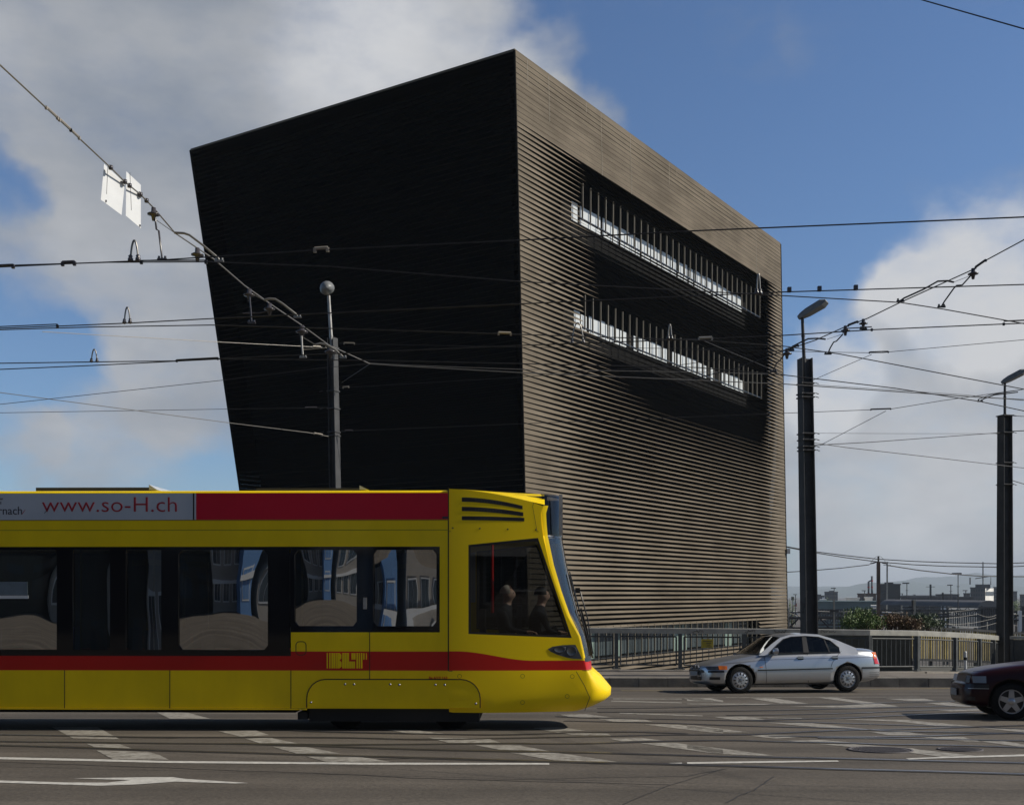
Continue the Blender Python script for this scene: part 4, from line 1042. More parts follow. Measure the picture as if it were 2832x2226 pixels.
m = MB(); 
for y0, y1, z0, z1, mi in [(-.5, .5, .50, .555, 0), (-.36, .36, .31, .40, 0)]:
    n = 8; m.grid([[(-.835+.10*abs(lerp(y0, y1, k/n))**1.6+.012*(z < .4), lerp(y0, y1, k/n), z) for k in range(n+1)] for z in (z0, z1)], mi)
m.bx(-.86, -.845, -.25, .25, .42, .52, 1); flank_strip(m, P1, -.72, -.50, lambda x: .33, lambda x: .395, .008, 4); m.build('bumper_grille', ['black', 'plate'], car1)
for s in (-1, 1):
    m = MB()
    A = [(x, s*side(P1, x, .66, .012), .66) for x in (3.46, 3.52, 3.58, 3.63)]; B = [(x-.03, s*side(P1, x, .8, .014), .80) for x in (3.46, 3.52, 3.58, 3.64)]; C2 = [(x-.06, s*side(P1, x-.06, .95, .012), .945) for x in (3.47, 3.52, 3.57, 3.62)]
    m.grid([A, B], 0); m.grid([B, C2], 1)
    m.build('tail_light', ['redlens', 'orange'], car1)
m = MB()
for k in range(3): flank_strip(m, P1, 3.3, 3.60, lambda x: .36+.045*k, lambda x: .366+.045*k, .003, 4)
m.build('bumper_groove', 'black', car1)

P2 = dict(paint='wine', w=.845, wb=2.52, r=.295, arch=.345, rim='star', zb=.95, wbelt=.78, k=.42,
 st=[(-.845, .40, .32, .50, .85), (-.83, .60, .27, .535, .86), (-.78, .72, .23, .56, .88), (-.70, .79, .21, .575, .9), (-.68, .79, .20, .70, .86), (-.62, .80, .20, .735, .85), (-.45, .82, .19, .785, .86), (-.2, .838, .19, .835, .87), (.1, .845, .19, .88, .88), (.4, .845, .19, .92, .9), (.7, .845, .19, .945, .93), (1.5, .845, .19, .96, .93), (2.5, .84, .2, .97, .9), (3.0, .82, .22, .98, .88), (3.25, .76, .3, .95, .86), (3.3, .66, .34, .7, .86)],
 O=[(.55, .935), (.85, 1.14), (1.15, 1.32), (1.45, 1.38), (1.85, 1.40), (2.3, 1.38), (2.8, 1.28), (3.1, 1.0)], roof=(2, 7),
 I=[(.76, .965), (1.0, 1.13), (1.22, 1.28), (1.47, 1.33), (1.85, 1.345), (2.25, 1.32), (2.55, 1.24), (2.68, 1.05)],
 pillars=[(1.62, 1.74, 1.66, 1.77, 1.345)])
P2['st'] = [((x_ if x_ > -.3 else -.3+(x_+.3)*.76), *r_) for x_, *r_ in P2['st']]
p = G(2795, 1990); yw = rad(-13); wy = .73
loc = Vector((p.x-wy*math.sin(yw), p.y+wy*math.cos(yw), gz(p.y+wy*math.cos(yw))))
car2, b2 = make_car('dark_red_car', loc, -13, 'dark wine-red hatchback with five-spoke hubcaps, cut off by the right edge', 'cars on the road', P2)
cabin(car2, P2)
for s in (-1, 1):
    m = MB(); flank_strip(m, P2, -.57, -.375, lambda x: .585, lambda x: .69+.02*(x+.66), .010, 6, 0, (s,))
    m.grid([[(-.625, -s*y, .585) for y in (-.78, -.6, -.4)], [(-.60, -s*y, .70) for y in (-.77, -.6, -.4)]]); m.build('headlight', 'lens', car2)
m = MB(); m.grid([[(-.63, y, .59) for y in (-.4, 0, .4)], [(-.605, y, .69) for y in (-.4, 0, .4)]]); m.build('grille', 'black', car2)
m = MB(); flank_strip(m, P2, -.67, -.34, lambda x: .50, lambda x: .565, .012, 8); flank_strip(m, P2, .36, 2.2, lambda x: .50, lambda x: .56, .012, 8); m.build('rub_strip', 'black', car2)
m = MB(); flank_strip(m, P2, -.64, -.34, lambda x: .492, lambda x: .50, .014, 8); m.build('chrome_line', 'hubgrey', car2)
m = MB(); m.bx(-.745, -.73, -.26, .26, .36, .47); m.build('number_plate', 'plate', car2)
m = MB(); flank_strip(m, P2, -.66, -.54, lambda x: .30, lambda x: .36, .006, 4); m.build('bumper_intake', 'black', car2)
m = MB(); flank_strip(m, P2, .58, .59, lambda x: .24, lambda x: .93, .002, 1); flank_strip(m, P2, -.55, .55, lambda x: .765+.07*(x+.55), lambda x: .770+.07*(x+.55), .002, 10); m.build('panel_gap', 'black', car2)
for s in (-1, 1):
    m = MB(); m.lathe([(0, -.06), (.05, -.055), (.075, -.02), (.08, .05)], (.88, s*.88, 1.0), 'X', 12); m.build('side_mirror', 'wine', car2)

# ------------------------------------------------------------------ bridge railing
br = empty('bridge_railing', (rail_top[12].x, rail_top[12].y, PZ), 'long grey metal railing along the far pavement, curving away on the right', 'railing')
BR0 = Vector(br.location)
def railing(root, base, T, H, bar_sp=0.19, hand='handrail', post='railpaint', hh=0.17, hd=0.09):
    m = MB()
    rows = [[], [], [], [], []]
    for i, a in enumerate(T):
        d = (T[min(i+1, len(T)-1)]-T[max(i-1, 0)]); n = Vector((-d.y, d.x, 0)).normalized()
        for k, (o, z) in enumerate([(-hd/2, -hh), (-hd/2, -.015), (0, 0), (hd/2, -.015), (hd/2, -hh)]): rows[k].append(a+n*o+Vector((0, 0, z)))
    m.grid(rows+[rows[0]], 0, False); m.build('handrail', hand, root, base)
    for i, a in enumerate(T):
        d = (T[min(i+1, len(T)-1)]-T[max(i-1, 0)]).normalized(); an = math.atan2(d.y, d.x); R3 = Matrix.Rotation(an, 3, 'Z')
        m = MB(); m.box(a+Vector((0, 0, -hh-(H-hh)/2)), (0.10, 0.14, H-hh), rot=R3); m.box(a+Vector((0, 0, -H+.012)), (0.26, 0.22, 0.024), rot=R3)
        for s in (-.09, .09): m.lathe([(.018, 0), (.018, .03), (0, .035)], a+R3 @ Vector((s, -.07, -H+.02)), 'Z', 6)
        m.build('post', post, root, base)
    for a, b in zip(T, T[1:]):
        L = (b-a).length; d = (b-a)/L; an = math.atan2(d.y, d.x)
        m = MB(); g0, g1 = .12/L, 1-.12/L
        A, Bq = a.lerp(b, g0), a.lerp(b, g1)
        for z in (-hh-.10, -H+.13):
            m.tube([A+Vector((0, 0, z)), Bq+Vector((0, 0, z))], .022, 4, smooth=False)
        n = max(2, int((Bq-A).length/bar_sp))
        for k in range(n+1):
            q = A.lerp(Bq, k/n); m.tube([q+Vector((0, 0, -hh-.10)), q+Vector((0, 0, -H+.13))], .011 if 0 < k < n else .022, 4, smooth=False)
        m.build('panel', post, root, base)
pre = []
q0 = rail_top[1]; x = q0.x
Tl = [Vector((q0.x-1.96*k, 33.4, q0.z)) for k in range(14, 0, -1)]+rail_top[1:]
railing(br, BR0, Tl, RH)
# graffiti tags on the handrail
m = MB(); rr = random.Random(5)
for cx, w_ in [(1930, 30), (2075, 28), (2160, 34), (2290, 40)]:
    pts = []
    for k in range(16): pts.append(W(cx-w_/2+w_*k/15+rr.uniform(-2, 2), 1745+rr.uniform(-5, 5), 33.34))
    m.tube(pts, .008, 4)
m.build('graffiti', 'textdark', br, BR0)
ns = empty('notice', W(1956, 1790, 33.3), 'small yellow notice plate with lines of print fixed to the railing', 'sign')
m = MB(); q = W(1956, 1779, 33.33); m.box(q, (.37, .012, .27)); m.build('plate', 'signyellow', ns, Vector(ns.location)) if False else None
M['signyellow'] = mat('sign_yellow', (0.42, 0.32, 0.02), 0.5, var=0.1)
m.build('plate', 'signyellow', ns, Vector(ns.location))
m = MB()
for k, (a, b) in enumerate([(-.14, .15), (-.03, .12), (-.02, .09), (-.03, .14)]): m.box(q+Vector(((a+b)/2, -.008, .07-.055*k)), (b-a, .004, .018))
m.build('print', 'textdark', ns, Vector(ns.location))

# ------------------------------------------------------------------ masts and lamps
def hmast(name, px0, py_top, Y, label, lamp, lean=(0, 0), rot=25, wid=.34, lampdy=155, top_off=0):
    top = W(px0, py_top, Y); zb = gz(KY)+.2 if Y < 34 else -1.6
    base = Vector((top.x+lean[0], Y, zb)); root = empty(name, base, label, 'mast', 'overhead line masts with street lamps')
    R3 = Matrix.Rotation(rad(rot), 3, 'Z')
    def ring(c, w): 
        h = w/2; t = .022; wt = .014
        pr = [(-h, -h), (-h+t, -h), (-h+t, -wt), (h-t, -wt), (h-t, -h), (h, -h), (h, h), (h-t, h), (h-t, wt), (-h+t, wt), (-h+t, h), (-h, h)]
        return [c+R3 @ Vector((x, y, 0)) for x, y in pr]
    m = MB(); a = ring(base, wid*1.12); b = ring(top, wid*.96)
    m.add(a+b, [(k, (k+1) % 12, (k+1) % 12+12, k+12) for k in range(12)]); m.ngon(b)
    m.build('mast', 'mast', root, base)
    # lamp tube
    lt = W(px0-top_off, py_top-lampdy*(100/ (FP/Y))*(FP/Y)/100, Y)
    m = MB(); tb = Vector((top.x, top.y, top.z-.6)); m.tube([tb, lt], [.055, .045], 8)
    for f in (.35, .7): m.lathe([(.058, 0), (.058, .03)], tb.lerp(lt, f), 'Z', 8)
    m.build('lamp_tube', 'mast_light' if lamp == 'round' else 'mast', root, base)
    h = MB()
    if lamp == 'round':
        c = lt+Vector((-.02, -.12, .17)); rows = []
        for i in range(9):
            ph = math.pi*i/8; rows.append([c+Vector((.215*math.sin(ph)*math.cos(t), -.36*math.cos(ph), .20*math.sin(ph)*math.sin(t)*(1.1 if math.sin(t) > 0 else .85))) for t in [2*math.pi*k/14 for k in range(15)]])
        rot = Matrix.Rotation(rad(-22), 3, 'Y') @ Matrix.Rotation(rad(12), 3, 'X')
        rows = [[c+rot @ (q-c) for q in r] for r in rows]
        h.grid(rows); ho = h.build('lamp_head', 'lamphead', root, base)
        g = MB(); rows = [[c+rot @ Vector((.155*rr_*math.cos(t), -.06+.27*rr_*math.sin(t), -.13-.05*(1-rr_*rr_))) for t in [2*math.pi*k/16 for k in range(17)]] for rr_ in (0.05, .5, .8, 1)]
        g.grid(rows); g.build('lamp_glass', 'lampglass', root, base)
    else:
        dv = Vector((.78, -.45, .42)).normalized(); sd = dv.cross(Vector((0, 0, 1))).normalized(); upv = sd.cross(dv)
        rows = []
        for t, w, hh_ in [(-.10, .08, .06), (0, .12, .10), (.2, .17, .13), (.66, .21, .13), (.80, .17, .05)]:
            c = lt+dv*t+upv*.06
            rows.append([c+sd*a*w+upv*b*hh_ for a, b in [(-1, -.6), (-1, .3), (-.6, .9), (0, 1.05), (.6, .9), (1, .3), (1, -.6), (-1, -.6)]])
        h.grid(rows, 0, False); h.add(rows[0][:-1], [tuple(range(7))]); h.add(rows[-1][:-1], [tuple(range(7))[::-1]]); h.build('lamp_head', 'lamphead', root, base)
        g = MB(); g.grid([[lt+dv*t+sd*a*w+upv*(-.003) for a in (-1, 0, 1)] for t, w in ((.12, .13), (.35, .17), (.70, .17))], 0); g.build('lamp_glass', 'lampglass', root, base)
    def clamp(py, off=0, bolts=1):
        zc = W(0, py, Y).z; t = (zc-base.z)/(top.z-base.z); c = base.lerp(top, t)
        m = MB(); m.box(c, (wid*1.1+.02, wid*1.1+.02, .035), rot=R3); 
        for s in (-1, 1): m.tube([c+R3 @ Vector((s*.2, -.22, .0)), c+R3 @ Vector((s*.26, -.30, -.04))], .012, 5)
        m.build('clamp', 'mast', root, base)
    return root, clamp, base, top
r1, cl1, b_1, t_1 = hmast('catenary_mast', 919, 935, 31.4, 'grey H-section mast with round lamp behind the tram, left of the brown bands', 'round', (.18, 0), -28, .235, 117, 10)
for y in (962, 1082, 1130, 1195, 1205): cl1(y)
r2, cl2, b_2, t_2 = hmast('catenary_mast', 2226, 992, 31.4, 'dark mast with angled lamp right beside the brown banded block', 'flat', (.15, 0), 12, .34, 112, 7)
for y in (1062, 1090, 1100, 1200, 1217, 1236, 1246): cl2(y)
r3, cl3, b_3, t_3 = hmast('catenary_mast', 2779, 1148, 40.0, 'dark mast with angled lamp nearest the right edge of the picture', 'flat', (.0, 0), 15, .38, 88, 0)
for y in (1150, 1197, 1280, 1340): cl3(y)
m = MB(); m.tube([W(2227, 1700, 31.2)+Vector((0, 0, .12*math.sin(k*1.7))) + Vector((.012*(k-8), 0, .05*k)) for k in range(14)], .007, 4); m.build('graffiti', 'black', r2, b_2)

# ------------------------------------------------------------------ overhead wires
def path3(ptsF, Y0, Y1):
    x0, x1 = ptsF[0][0], ptsF[-1][0]; out = []
    for x, y in ptsF:
        t = (x-x0)/(x1-x0) if x1 != x0 else 0
        out.append(W(x*KF, y*KF, 1/lerp(1/Y0, 1/Y1, t)))
    return out
def wat(P, pxF):
    px = pxF*KF
    for a, b in zip(P, P[1:]):
        xa, xb = CX+FP*a.x/a.y, CX+FP*b.x/b.y
        if min(xa, xb)-.01 <= px <= max(xa, xb)+.01:
            k = (px-CX)/FP; den = (b.x-a.x)-k*(b.y-a.y)
            return a.lerp(b, (k*a.y-a.x)/den)
    return P[0] if px < CX else P[-1]
def wire(name, ptsF, Y0, Y1, r, m_, label, cat='wire', group=None, sag=0.0):
    P = path3(ptsF, Y0, Y1)
    E = list(P)      # the strand runs on past the picture's edges
    if ptsF[0][0] < 0 or ptsF[0][0] > 2173: E.insert(0, P[0]+(P[0]-P[1]).normalized()*14)
    if ptsF[-1][0] > 2173: E.append(P[-1]+(P[-1]-P[-2]).normalized()*14)
    base = P[0]
    root = empty(name, base, label, cat, group)
    Q = []
    for a, b in zip(E, E[1:]):
        for k in range(6): Q.append(a.lerp(b, k/6))
    Q.append(E[-1])
    m = MB(); m.tube(Q, r, 5); m.build('strand', m_, root, base)
    return root, P, Vector(base)
def jumper(w, xF, wF, hF, m_='wire_bright'):
    root, P, base = w; a = wat(P, xF); b = wat(P, xF+wF); h = hF*KF/FP*a.y
    pts = [a]+[a.lerp(b, t/12)+Vector((0, 0, h*math.sin(math.pi*t/12)**.55)) for t in range(1, 12)]+[b]
    c = (a+b)/2; pts = [c+(p-c)*1.0 for p in pts]
    m = MB(); m.tube(pts, .011, 6); m.build('jumper_loop', m_, root, base)
    for q in (a, b):
        m = MB(); m.lathe([(0, -.015), (.032, 0), (.03, .03), (.018, .04), (.026, .055), (.012, .07)], q, 'Z', 8); m.build('clamp', 'insul', root, base)
def splice(w, x0, x1, r=.022, m_='insul', dz=0.02):
    r = r*.6
    root, P, base = w; a = wat(P, x0); b = wat(P, x1); z = Vector((0, 0, dz))
    m = MB(); m.tube([a+z, b+z], r, 6); m.box(a, (.03, .03, .045)); m.box(b, (.03, .03, .045)); m.build('splice', m_, root, base)
def insulator(w, xF, size=.09, drop=.0):
    root, P, base = w; q = wat(P, xF)+Vector((0, 0, -drop))
    m = MB(); m.lathe([(0, .9*size), (.35*size, .8*size), (.4*size, .1*size), (1.0*size, -.2*size), (1.0*size, -.35*size), (.4*size, -.5*size), (.25*size, -1.3*size), (0, -1.35*size)], q, 'Z', 12); m.build('insulator', 'insul', root, base)
def stay_arm(w, ptsF, r=.022, m_='wire_bright', foot=True):
    """curved pull-off arm given by picture path, hung at the wire's own depth"""
    root, P, base = w; Yd = wat(P, ptsF[0][0]).y; r = r*(.6 if m_ == 'wire' else .78)
    pts = [W(x*KF, y*KF, Yd-.05) for x, y in ptsF]
    m = MB(); m.tube(pts, r, 6)
    if foot: m.box(pts[-1]+Vector((0, 0, -.01)), (.15, .04, .03)); m.lathe([(.02, 0), (.02, .04)], pts[-1]+Vector((-.05, 0, 0)), 'Z', 6); m.lathe([(.02, 0), (.02, .04)], pts[-1]+Vector((.05, 0, 0)), 'Z', 6)
    m.build('pull_off_arm', m_, root, base)

GW = 'tram contact wires'
wA = wire('contact_wire', [(-300, 580), (0, 567), (145, 560), (343, 552), (695, 530), (1108, 510), (1480, 490), (2173, 461), (2500, 448)], 12.5, 9.8, .0075, 'wire', 'highest contact wire, rising gently to the right edge above the lamps', 'wire', GW)
wA2 = wire('contact_wire', [(-300, 573), (0, 564), (230, 557), (437, 556), (700, 566), (1108, 598), (1480, 618), (1668, 628), (1910, 642), (2000, 656), (2173, 687), (2500, 750)], 12.6, 14.5, .0075, 'wire', 'contact wire that bends down at the right under the slanting span cable', 'wire', GW)
wB = wire('contact_wire', [(-300, 712), (0, 697), (130, 692), (270, 686), (455, 676), (1108, 645), (1480, 628), (1660, 620), (2173, 604), (2500, 594)], 16.5, 15.0, .009, 'wire', 'contact wire with small square clips, crossing right of the block near its upper windows', 'wire', GW)
wB2 = wire('contact_wire', [(-300, 706), (0, 700), (200, 694), (450, 690), (800, 700), (1108, 710), (1480, 722), (1665, 735), (1780, 751), (2000, 793), (2173, 826), (2500, 880)], 16.8, 19.0, .009, 'wire', 'contact wire falling to the right from the middle mast lamp', 'wire', GW)
wC = wire('contact_wire', [(-300, 772), (0, 771), (205, 768), (375, 766), (467, 761), (1108, 733), (1480, 720), (1660, 712), (1850, 700), (2173, 686), (2500, 672)], 20.0, 18.0, .010, 'wire', 'contact wire crossing level just above the middle mast top', 'wire', GW)
wC2 = wire('contact_wire', [(-300, 795), (0, 784), (210, 775), (465, 762), (800, 765), (1108, 772), (1480, 780), (1665, 796), (1900, 824), (2080, 852), (2173, 872), (2500, 930)], 20.2, 22.0, .010, 'wire', 'contact wire sloping down right behind the middle mast', 'wire', GW)
jumper(wA, 277, 16, 44); jumper(wB, 264, 12, 34); jumper(wC, 194, 12, 27); jumper(wA2, 1606, 7, 44); jumper(wB2, 1418, 7, 32); jumper(wC, 1214, 24, 44)
splice(wA, 133, 158, .03); splice(wA, -40, 28, .02); splice(wA2, 300, 437, .014, 'wire'); splice(wB, -60, 122, .014, 'wire', .03); splice(wC, 375, 462, .02, 'wire', .02)
splice(wA, 668, 695, .03, 'insul_light'); splice(wB2, 1058, 1084, .035, 'insul_light'); splice(wC, 1483, 1511, .04, 'mast_light'); splice(wC, 1790, 1850, .016, 'insul', .05); splice(wC, 2130, 2230, .02, 'wire', .05)
for xF in (1675, 1739, 1816):
    root, P, base = wB; q = wat(P, xF); m = MB(); m.box(q+Vector((0, 0, .03)), (.05, .05, .07)); m.build('clip', 'insul', root, base)
# long span cable from the left to the mast
span = wire('span_cable', [(-200, -35), (0, 138), (98, 229), (143, 270), (235, 356), (265, 386), (298, 413), (325, 440), (372, 495), (455, 551), (520, 607), (585, 653), (640, 690), (697, 732), (785, 772)], 12.5, 27.0, .013, 'wire_bright', 'long slanting span cable with insulators running from the upper left to the left mast', 'cable')
splice(span, 98, 122, .018, 'insul_light'); splice(span, 126, 150, .022, 'insul_light'); splice(span, 150, 168, .016, 'insul_light')
for x in (235, 265, 275, 298, 311): 
    root, P, base = span; q = wat(P, x); m = MB(); m.lathe([(.0, -.035), (.033, -.03), (.038, 0), (.033, .03), (0, .035)], q, 'Z', 8); m.build('clamp', 'insul', root, base)
for x, s in ((326, .10), (419, .11), (529, .11), (572, .11), (641, .13), (701, .13)): insulator(span, x, s, s*.8)
stay_arm(span, [(329, 462), (332, 487), (337, 490), (344, 549)], .02, 'insul')
stay_arm(span, [(329, 462), (330, 466), (370, 494)], .008, 'wire_bright', False)
stay_arm(span, [(370, 494), (390, 495), (402, 499), (430, 520), (463, 548), (465, 553)], .026, 'wire_bright')
stay_arm(span, [(529, 620), (531, 645), (532, 655), (534, 684)], .02, 'insul')
stay_arm(span, [(529, 620), (560, 637)], .008, 'wire_bright', False)
stay_arm(span, [(560, 637), (572, 634), (584, 635), (600, 645), (628, 667), (631, 672)], .03, 'wire_bright')
stay_arm(span, [(640, 713), (641, 735), (643, 757)], .028, 'mast_light'); stay_arm(span, [(643, 716), (670, 732)], .01, 'wire_bright', False)
stay_arm(span, [(670, 732), (680, 729), (692, 731), (712, 743), (724, 754), (728, 758)], .035, 'wire_bright')
stay_arm(span, [(575, 652), (570, 660), (552, 664), (515, 665)], .018, 'insul', False); stay_arm(span, [(694, 730), (690, 738), (643, 742)], .018, 'insul_light', False)
# hanging white panels
def panel(ptsF, pxF, label, mark):
    root0, P, b0 = span; Yd = wat(P, pxF).y-.05
    yx = lambda x: Yd+(x-ptsF[0][0])*KF/FP*Yd*1.35
    Q = [W(x*KF, y*KF, yx(x)) for x, y in ptsF]
    root = empty('hanging_panel', Q[0], label, 'sign', 'white panels hung on the span cable')
    m = MB(); m.ngon(Q, 0, (0, .02, 0)); m.build('plate', 'signwhite', root, Vector(Q[0]))
    m = MB(); 
    for x, y in mark: m.box(W(x*KF, y*KF, yx(x)-.01), (.02, .015, .03))
    m.tube([Q[0]+Vector((.06, -.01, -.02)), Q[-1]+Vector((.09, -.01, .08))], .004, 4); m.build('fixing', 'insul', root, Vector(Q[0]))
panel([(221, 348), (264, 388), (257, 456), (214, 424)], 240, 'left white panel, hung below the slanting span cable', [(225, 427), (236, 356), (262, 383)])
panel([(268, 364), (298, 392), (298, 484), (267, 458)], 282, 'right white panel, taller, crossing the slanting span cable', [(297, 479), (268, 386), (296, 409)])
GS = 'thin stay wires'
def stay(ptsF, Y0, Y1, r, m_, label): return wire('stay_wire', ptsF, Y0, Y1, r, m_, label, 'wire', GS)
stay([(785, 772), (840, 776), (1108, 791), (1665, 815), (2080, 843), (2173, 848)], 27, 26, .012, 'wire_bright', 'bright wire running right from the knot beside the left mast')
stay([(785, 771), (860, 775), (1108, 784), (1500, 790), (1665, 795)], 27, 27, .008, 'wire_bright', 'thin wire just above the bright one running right from the knot')
stay([(-200, 880), (0, 858), (480, 806), (690, 780), (785, 772)], 24, 27, .007, 'wire', 'thin wire rising from the left edge to the knot beside the left mast')
s1 = stay([(-200, 805), (0, 833), (500, 899), (655, 918), (697, 926)], 25, 31, .009, 'wire_bright', 'thin wire falling from the left edge to the lowest clamp of the left mast'); splice(s1, 667, 684, .04, 'insul_light')
s1 = stay([(-200, 880), (0, 876), (480, 868), (697, 865)], 27, 31, .007, 'wire', 'nearly level thin wire reaching the left mast above its lowest clamp'); splice(s1, 648, 672, .03, 'insul')
s1 = stay([(90, 704), (467, 726), (660, 736), (693, 738)], 25, 31, .008, 'wire_bright', 'faint wire running level behind to the left mast top'); splice(s1, 664, 680, .04, 'insul_light')
s1 = stay([(720, 729), (1110, 737), (1500, 740), (1665, 735)], 31.3, 30, .008, 'wire', 'thin wire leaving the left mast top to the right'); splice(s1, 730, 752, .035, 'insul_light')
s1 = stay([(722, 823), (1110, 800), (1440, 775), (1670, 742)], 31.3, 26, .008, 'wire', 'thin wire rising right from the middle clamps of the left mast'); splice(s1, 728, 740, .04, 'insul_light')
s1 = stay([(724, 915), (1110, 899), (1660, 877), (1835, 870), (1890, 868), (2000, 850), (2173, 826), (2300, 805)], 31.3, 33, .009, 'wire', 'wire crossing in front of the brown bands, rising past the middle mast'); splice(s1, 732, 748, .035, 'insul'); splice(s1, 1848, 1890, .03, 'insul')
stay([(725, 812), (785, 772)], 31.3, 27, .008, 'wire', 'short slanting brace from the left mast to the knot')
stay([(1920, -14), (1955, 0), (2173, 62), (2300, 98)], 14, 12, .008, 'wire', 'lone wire in the upper right corner of the sky')
sp2 = wire('span_cable', [(2400, 385), (2173, 509), (2095, 551), (2065, 572), (1910, 642), (1840, 676), (1790, 695), (1730, 722), (1670, 742), (1560, 782), (1440, 812)], 19, 27, .012, 'wire', 'right span cable with insulators, sloping down left from the right edge', 'cable')
for x, s in ((2065, .10), (1832, .09), (1794, .10), (1670, .11)): insulator(sp2, x, s, s*.6)
splice(sp2, 2070, 2092, .03); splice(sp2, 1800, 1820, .03); splice(sp2, 1676, 1694, .03)
stay_arm(sp2, [(2060, 585), (2024, 599)], .008, 'wire', False); stay_arm(sp2, [(2024, 599), (2010, 596), (1990, 597), (1960, 614), (1918, 633), (1911, 638)], .03, 'wire')
stay_arm(sp2, [(2060, 585), (2042, 605), (2030, 606), (2024, 612), (2004, 640), (1998, 650)], .025, 'wire')
stay_arm(sp2, [(1789, 709), (1755, 720)], .008, 'wire', False); stay_arm(sp2, [(1752, 720), (1735, 718), (1715, 719), (1700, 726), (1682, 735), (1678, 742)], .03, 'wire')
stay_arm(sp2, [(1789, 709), (1775, 724), (1769, 726), (1762, 738), (1757, 750)], .025, 'wire'); stay_arm(sp2, [(1832, 692), (1832, 697)], .03, 'wire')
stay_arm(sp2, [(1668, 748), (1655, 765), (1648, 770), (1641, 788)], .025, 'wire')
s1 = stay([(2300, 706), (2173, 721), (1895, 746), (1870, 749), (1800, 748), (1660, 745), (1450, 742)], 28, 30, .008, 'wire', 'thin wire meeting a slanting brace right of the middle mast lamp'); splice(s1, 1845, 1885, .03, 'insul')
stay([(1850, 752), (1722, 808)], 30, 31.2, .008, 'wire', 'slanting brace up right from the top clamp of the middle mast')
stay([(1880, 872), (1740, 945)], 31, 31.2, .008, 'wire', 'slanting brace up right from the lowest clamps of the middle mast')
stay([(1722, 816), (2050, 838), (2120, 845), (2300, 862)], 31.2, 34, .007, 'wire', 'thin near-level wire from the middle mast towards the right lamp')
stay([(1722, 945), (1850, 938), (2122, 918)], 31.3, 39.8, .012, 'wire', 'thick wire joining the middle mast to the right mast')
stay([(1722, 939), (1800, 950), (1950, 967), (2173, 993), (2300, 1008)], 31.3, 38, .011, 'wire', 'wire falling right from the lowest clamps of the middle mast')
stay([(1722, 919), (1900, 920), (2122, 920)], 31.3, 39.9, .006, 'wire', 'hair-thin level wire joining the middle mast to the right mast')
s1 = stay([(2075, 848), (2100, 838), (2173, 826), (2300, 806)], 33, 30, .011, 'wire', 'wire rising past the right lamp towards the right edge'); stay_arm(s1, [(2160, 832), (2110, 838), (2088, 846), (2080, 851)], .03, 'wire')
s1 = stay([(2143, 882), (2200, 885)], 40, 40, .012, 'wire', 'short wire leaving the top of the right mast'); stay([(2143, 915), (2200, 913)], 40, 40, .016, 'wire', 'short wire leaving the upper clamp of the right mast'); stay([(2143, 1018), (2200, 1035)], 40, 40, .014, 'wire', 'short drooping wire at the lower clamp of the right mast')
stay([(1490, 722), (1600, 768), (1663, 795)], 25, 27, .007, 'wire', 'thin wire crossing the lower window band of the block')

# ------------------------------------------------------------------ yard, city and hills
def hazebox(name, x0, x1, ytop, Y, depth, m_, label, cat='building', group='buildings on the far side of the yard', zb=-7.5, windows=None, pent=None, rot=0):
    xm = (x0+x1)/2; p = W(xm, ytop, Y); w = (x1-x0)/FP*Y
    root = empty(name, (p.x, p.y, zb), label, cat, group, rot=(0, 0, -math.atan2(p.x, p.y))); B = Vector((p.x, p.y, zb)); w = w*math.cos(math.atan2(p.x, p.y))
    m = MB(); m.bx(p.x-w/2, p.x+w/2, Y, Y+depth, zb, p.z); m.bx(p.x-w/2-.2, p.x+w/2+.2, Y-.2, Y+depth+.2, p.z, p.z+.4); m.build('wall', m_, root, B)
    if windows:
        nx, nz = windows; H = p.z-zb
        m = MB()
        for j in range(nz):
            z = zb+H*(j+.35)/nz
            for i in range(nx):
                x = p.x-w/2+w*(i+.2)/nx; m.bx(x, x+w*.6/nx, Y-.06, Y+.05, z, z+H*.42/nz)
        m.build('window', 'citywin', root, B)
    if pent:
        q = MB(); a, b, yt = pent; P0 = W(a, yt, Y); P1 = W(b, yt, Y); q.bx(P0.x, P1.x, Y+2, Y+depth*.7, p.z, P0.z); q.build('roof_house', m_, root, B)
    return root, B, p, w
M['cityslate'] = mat('slate_cladding', (0.010, 0.012, 0.015), 0.6, var=.15, vscale=.3)
M['citydark'] = mat('dark_render', (0.085, 0.085, 0.09), 0.8, var=.25, vscale=.15)
M['citymid'] = mat('grey_render', (0.17, 0.17, 0.17), 0.8, var=.2, vscale=.15)
M['citypale'] = mat('pale_render', (0.75, 0.73, 0.68), 0.8, var=.15, vscale=.15)
M['citygreen'] = mat('green_grey_metal', (0.14, 0.19, 0.18), 0.7, var=.2, vscale=.2)
M['citybrick'] = mat('brown_brick', (0.18, 0.10, 0.07), 0.85, var=.2, vscale=.3)
M['citywin'] = mat('far_window', (0.05, 0.06, 0.075), 0.2)
M['trainwhite'] = mat('train_white', (0.8, 0.8, 0.8), 0.4); M['trainred'] = mat('train_red', (0.40, 0.02, 0.02), 0.4)
cx5 = lambda x: 2150+x/3.186
cy5 = lambda y: 1500+y/3.186
def cb(name, x0, x1, y, Y, d, m_, label, **k):
    if 'pent' in k: a, b, yy = k['pent']; k['pent'] = (cx5(a), cx5(b), cy5(yy))
    return hazebox(name, cx5(x0), cx5(x1), cy5(y), Y, d, m_, label, **k)
cb('office_tower', 905, 1083, 372, 420, 25, 'cityslate', 'dark windowless tower behind the tall rail pole', pent=(945, 1020, 350))
cb('apartment_block', 415, 532, 438, 620, 20, 'citydark', 'small dark far block with a roof house, right of the middle mast', windows=(8, 5), pent=(455, 500, 424))
cb('apartment_block', 330, 412, 472, 560, 20, 'citydark', 'low dark far block touching the middle mast', windows=(6, 3), pent=(340, 385, 456))
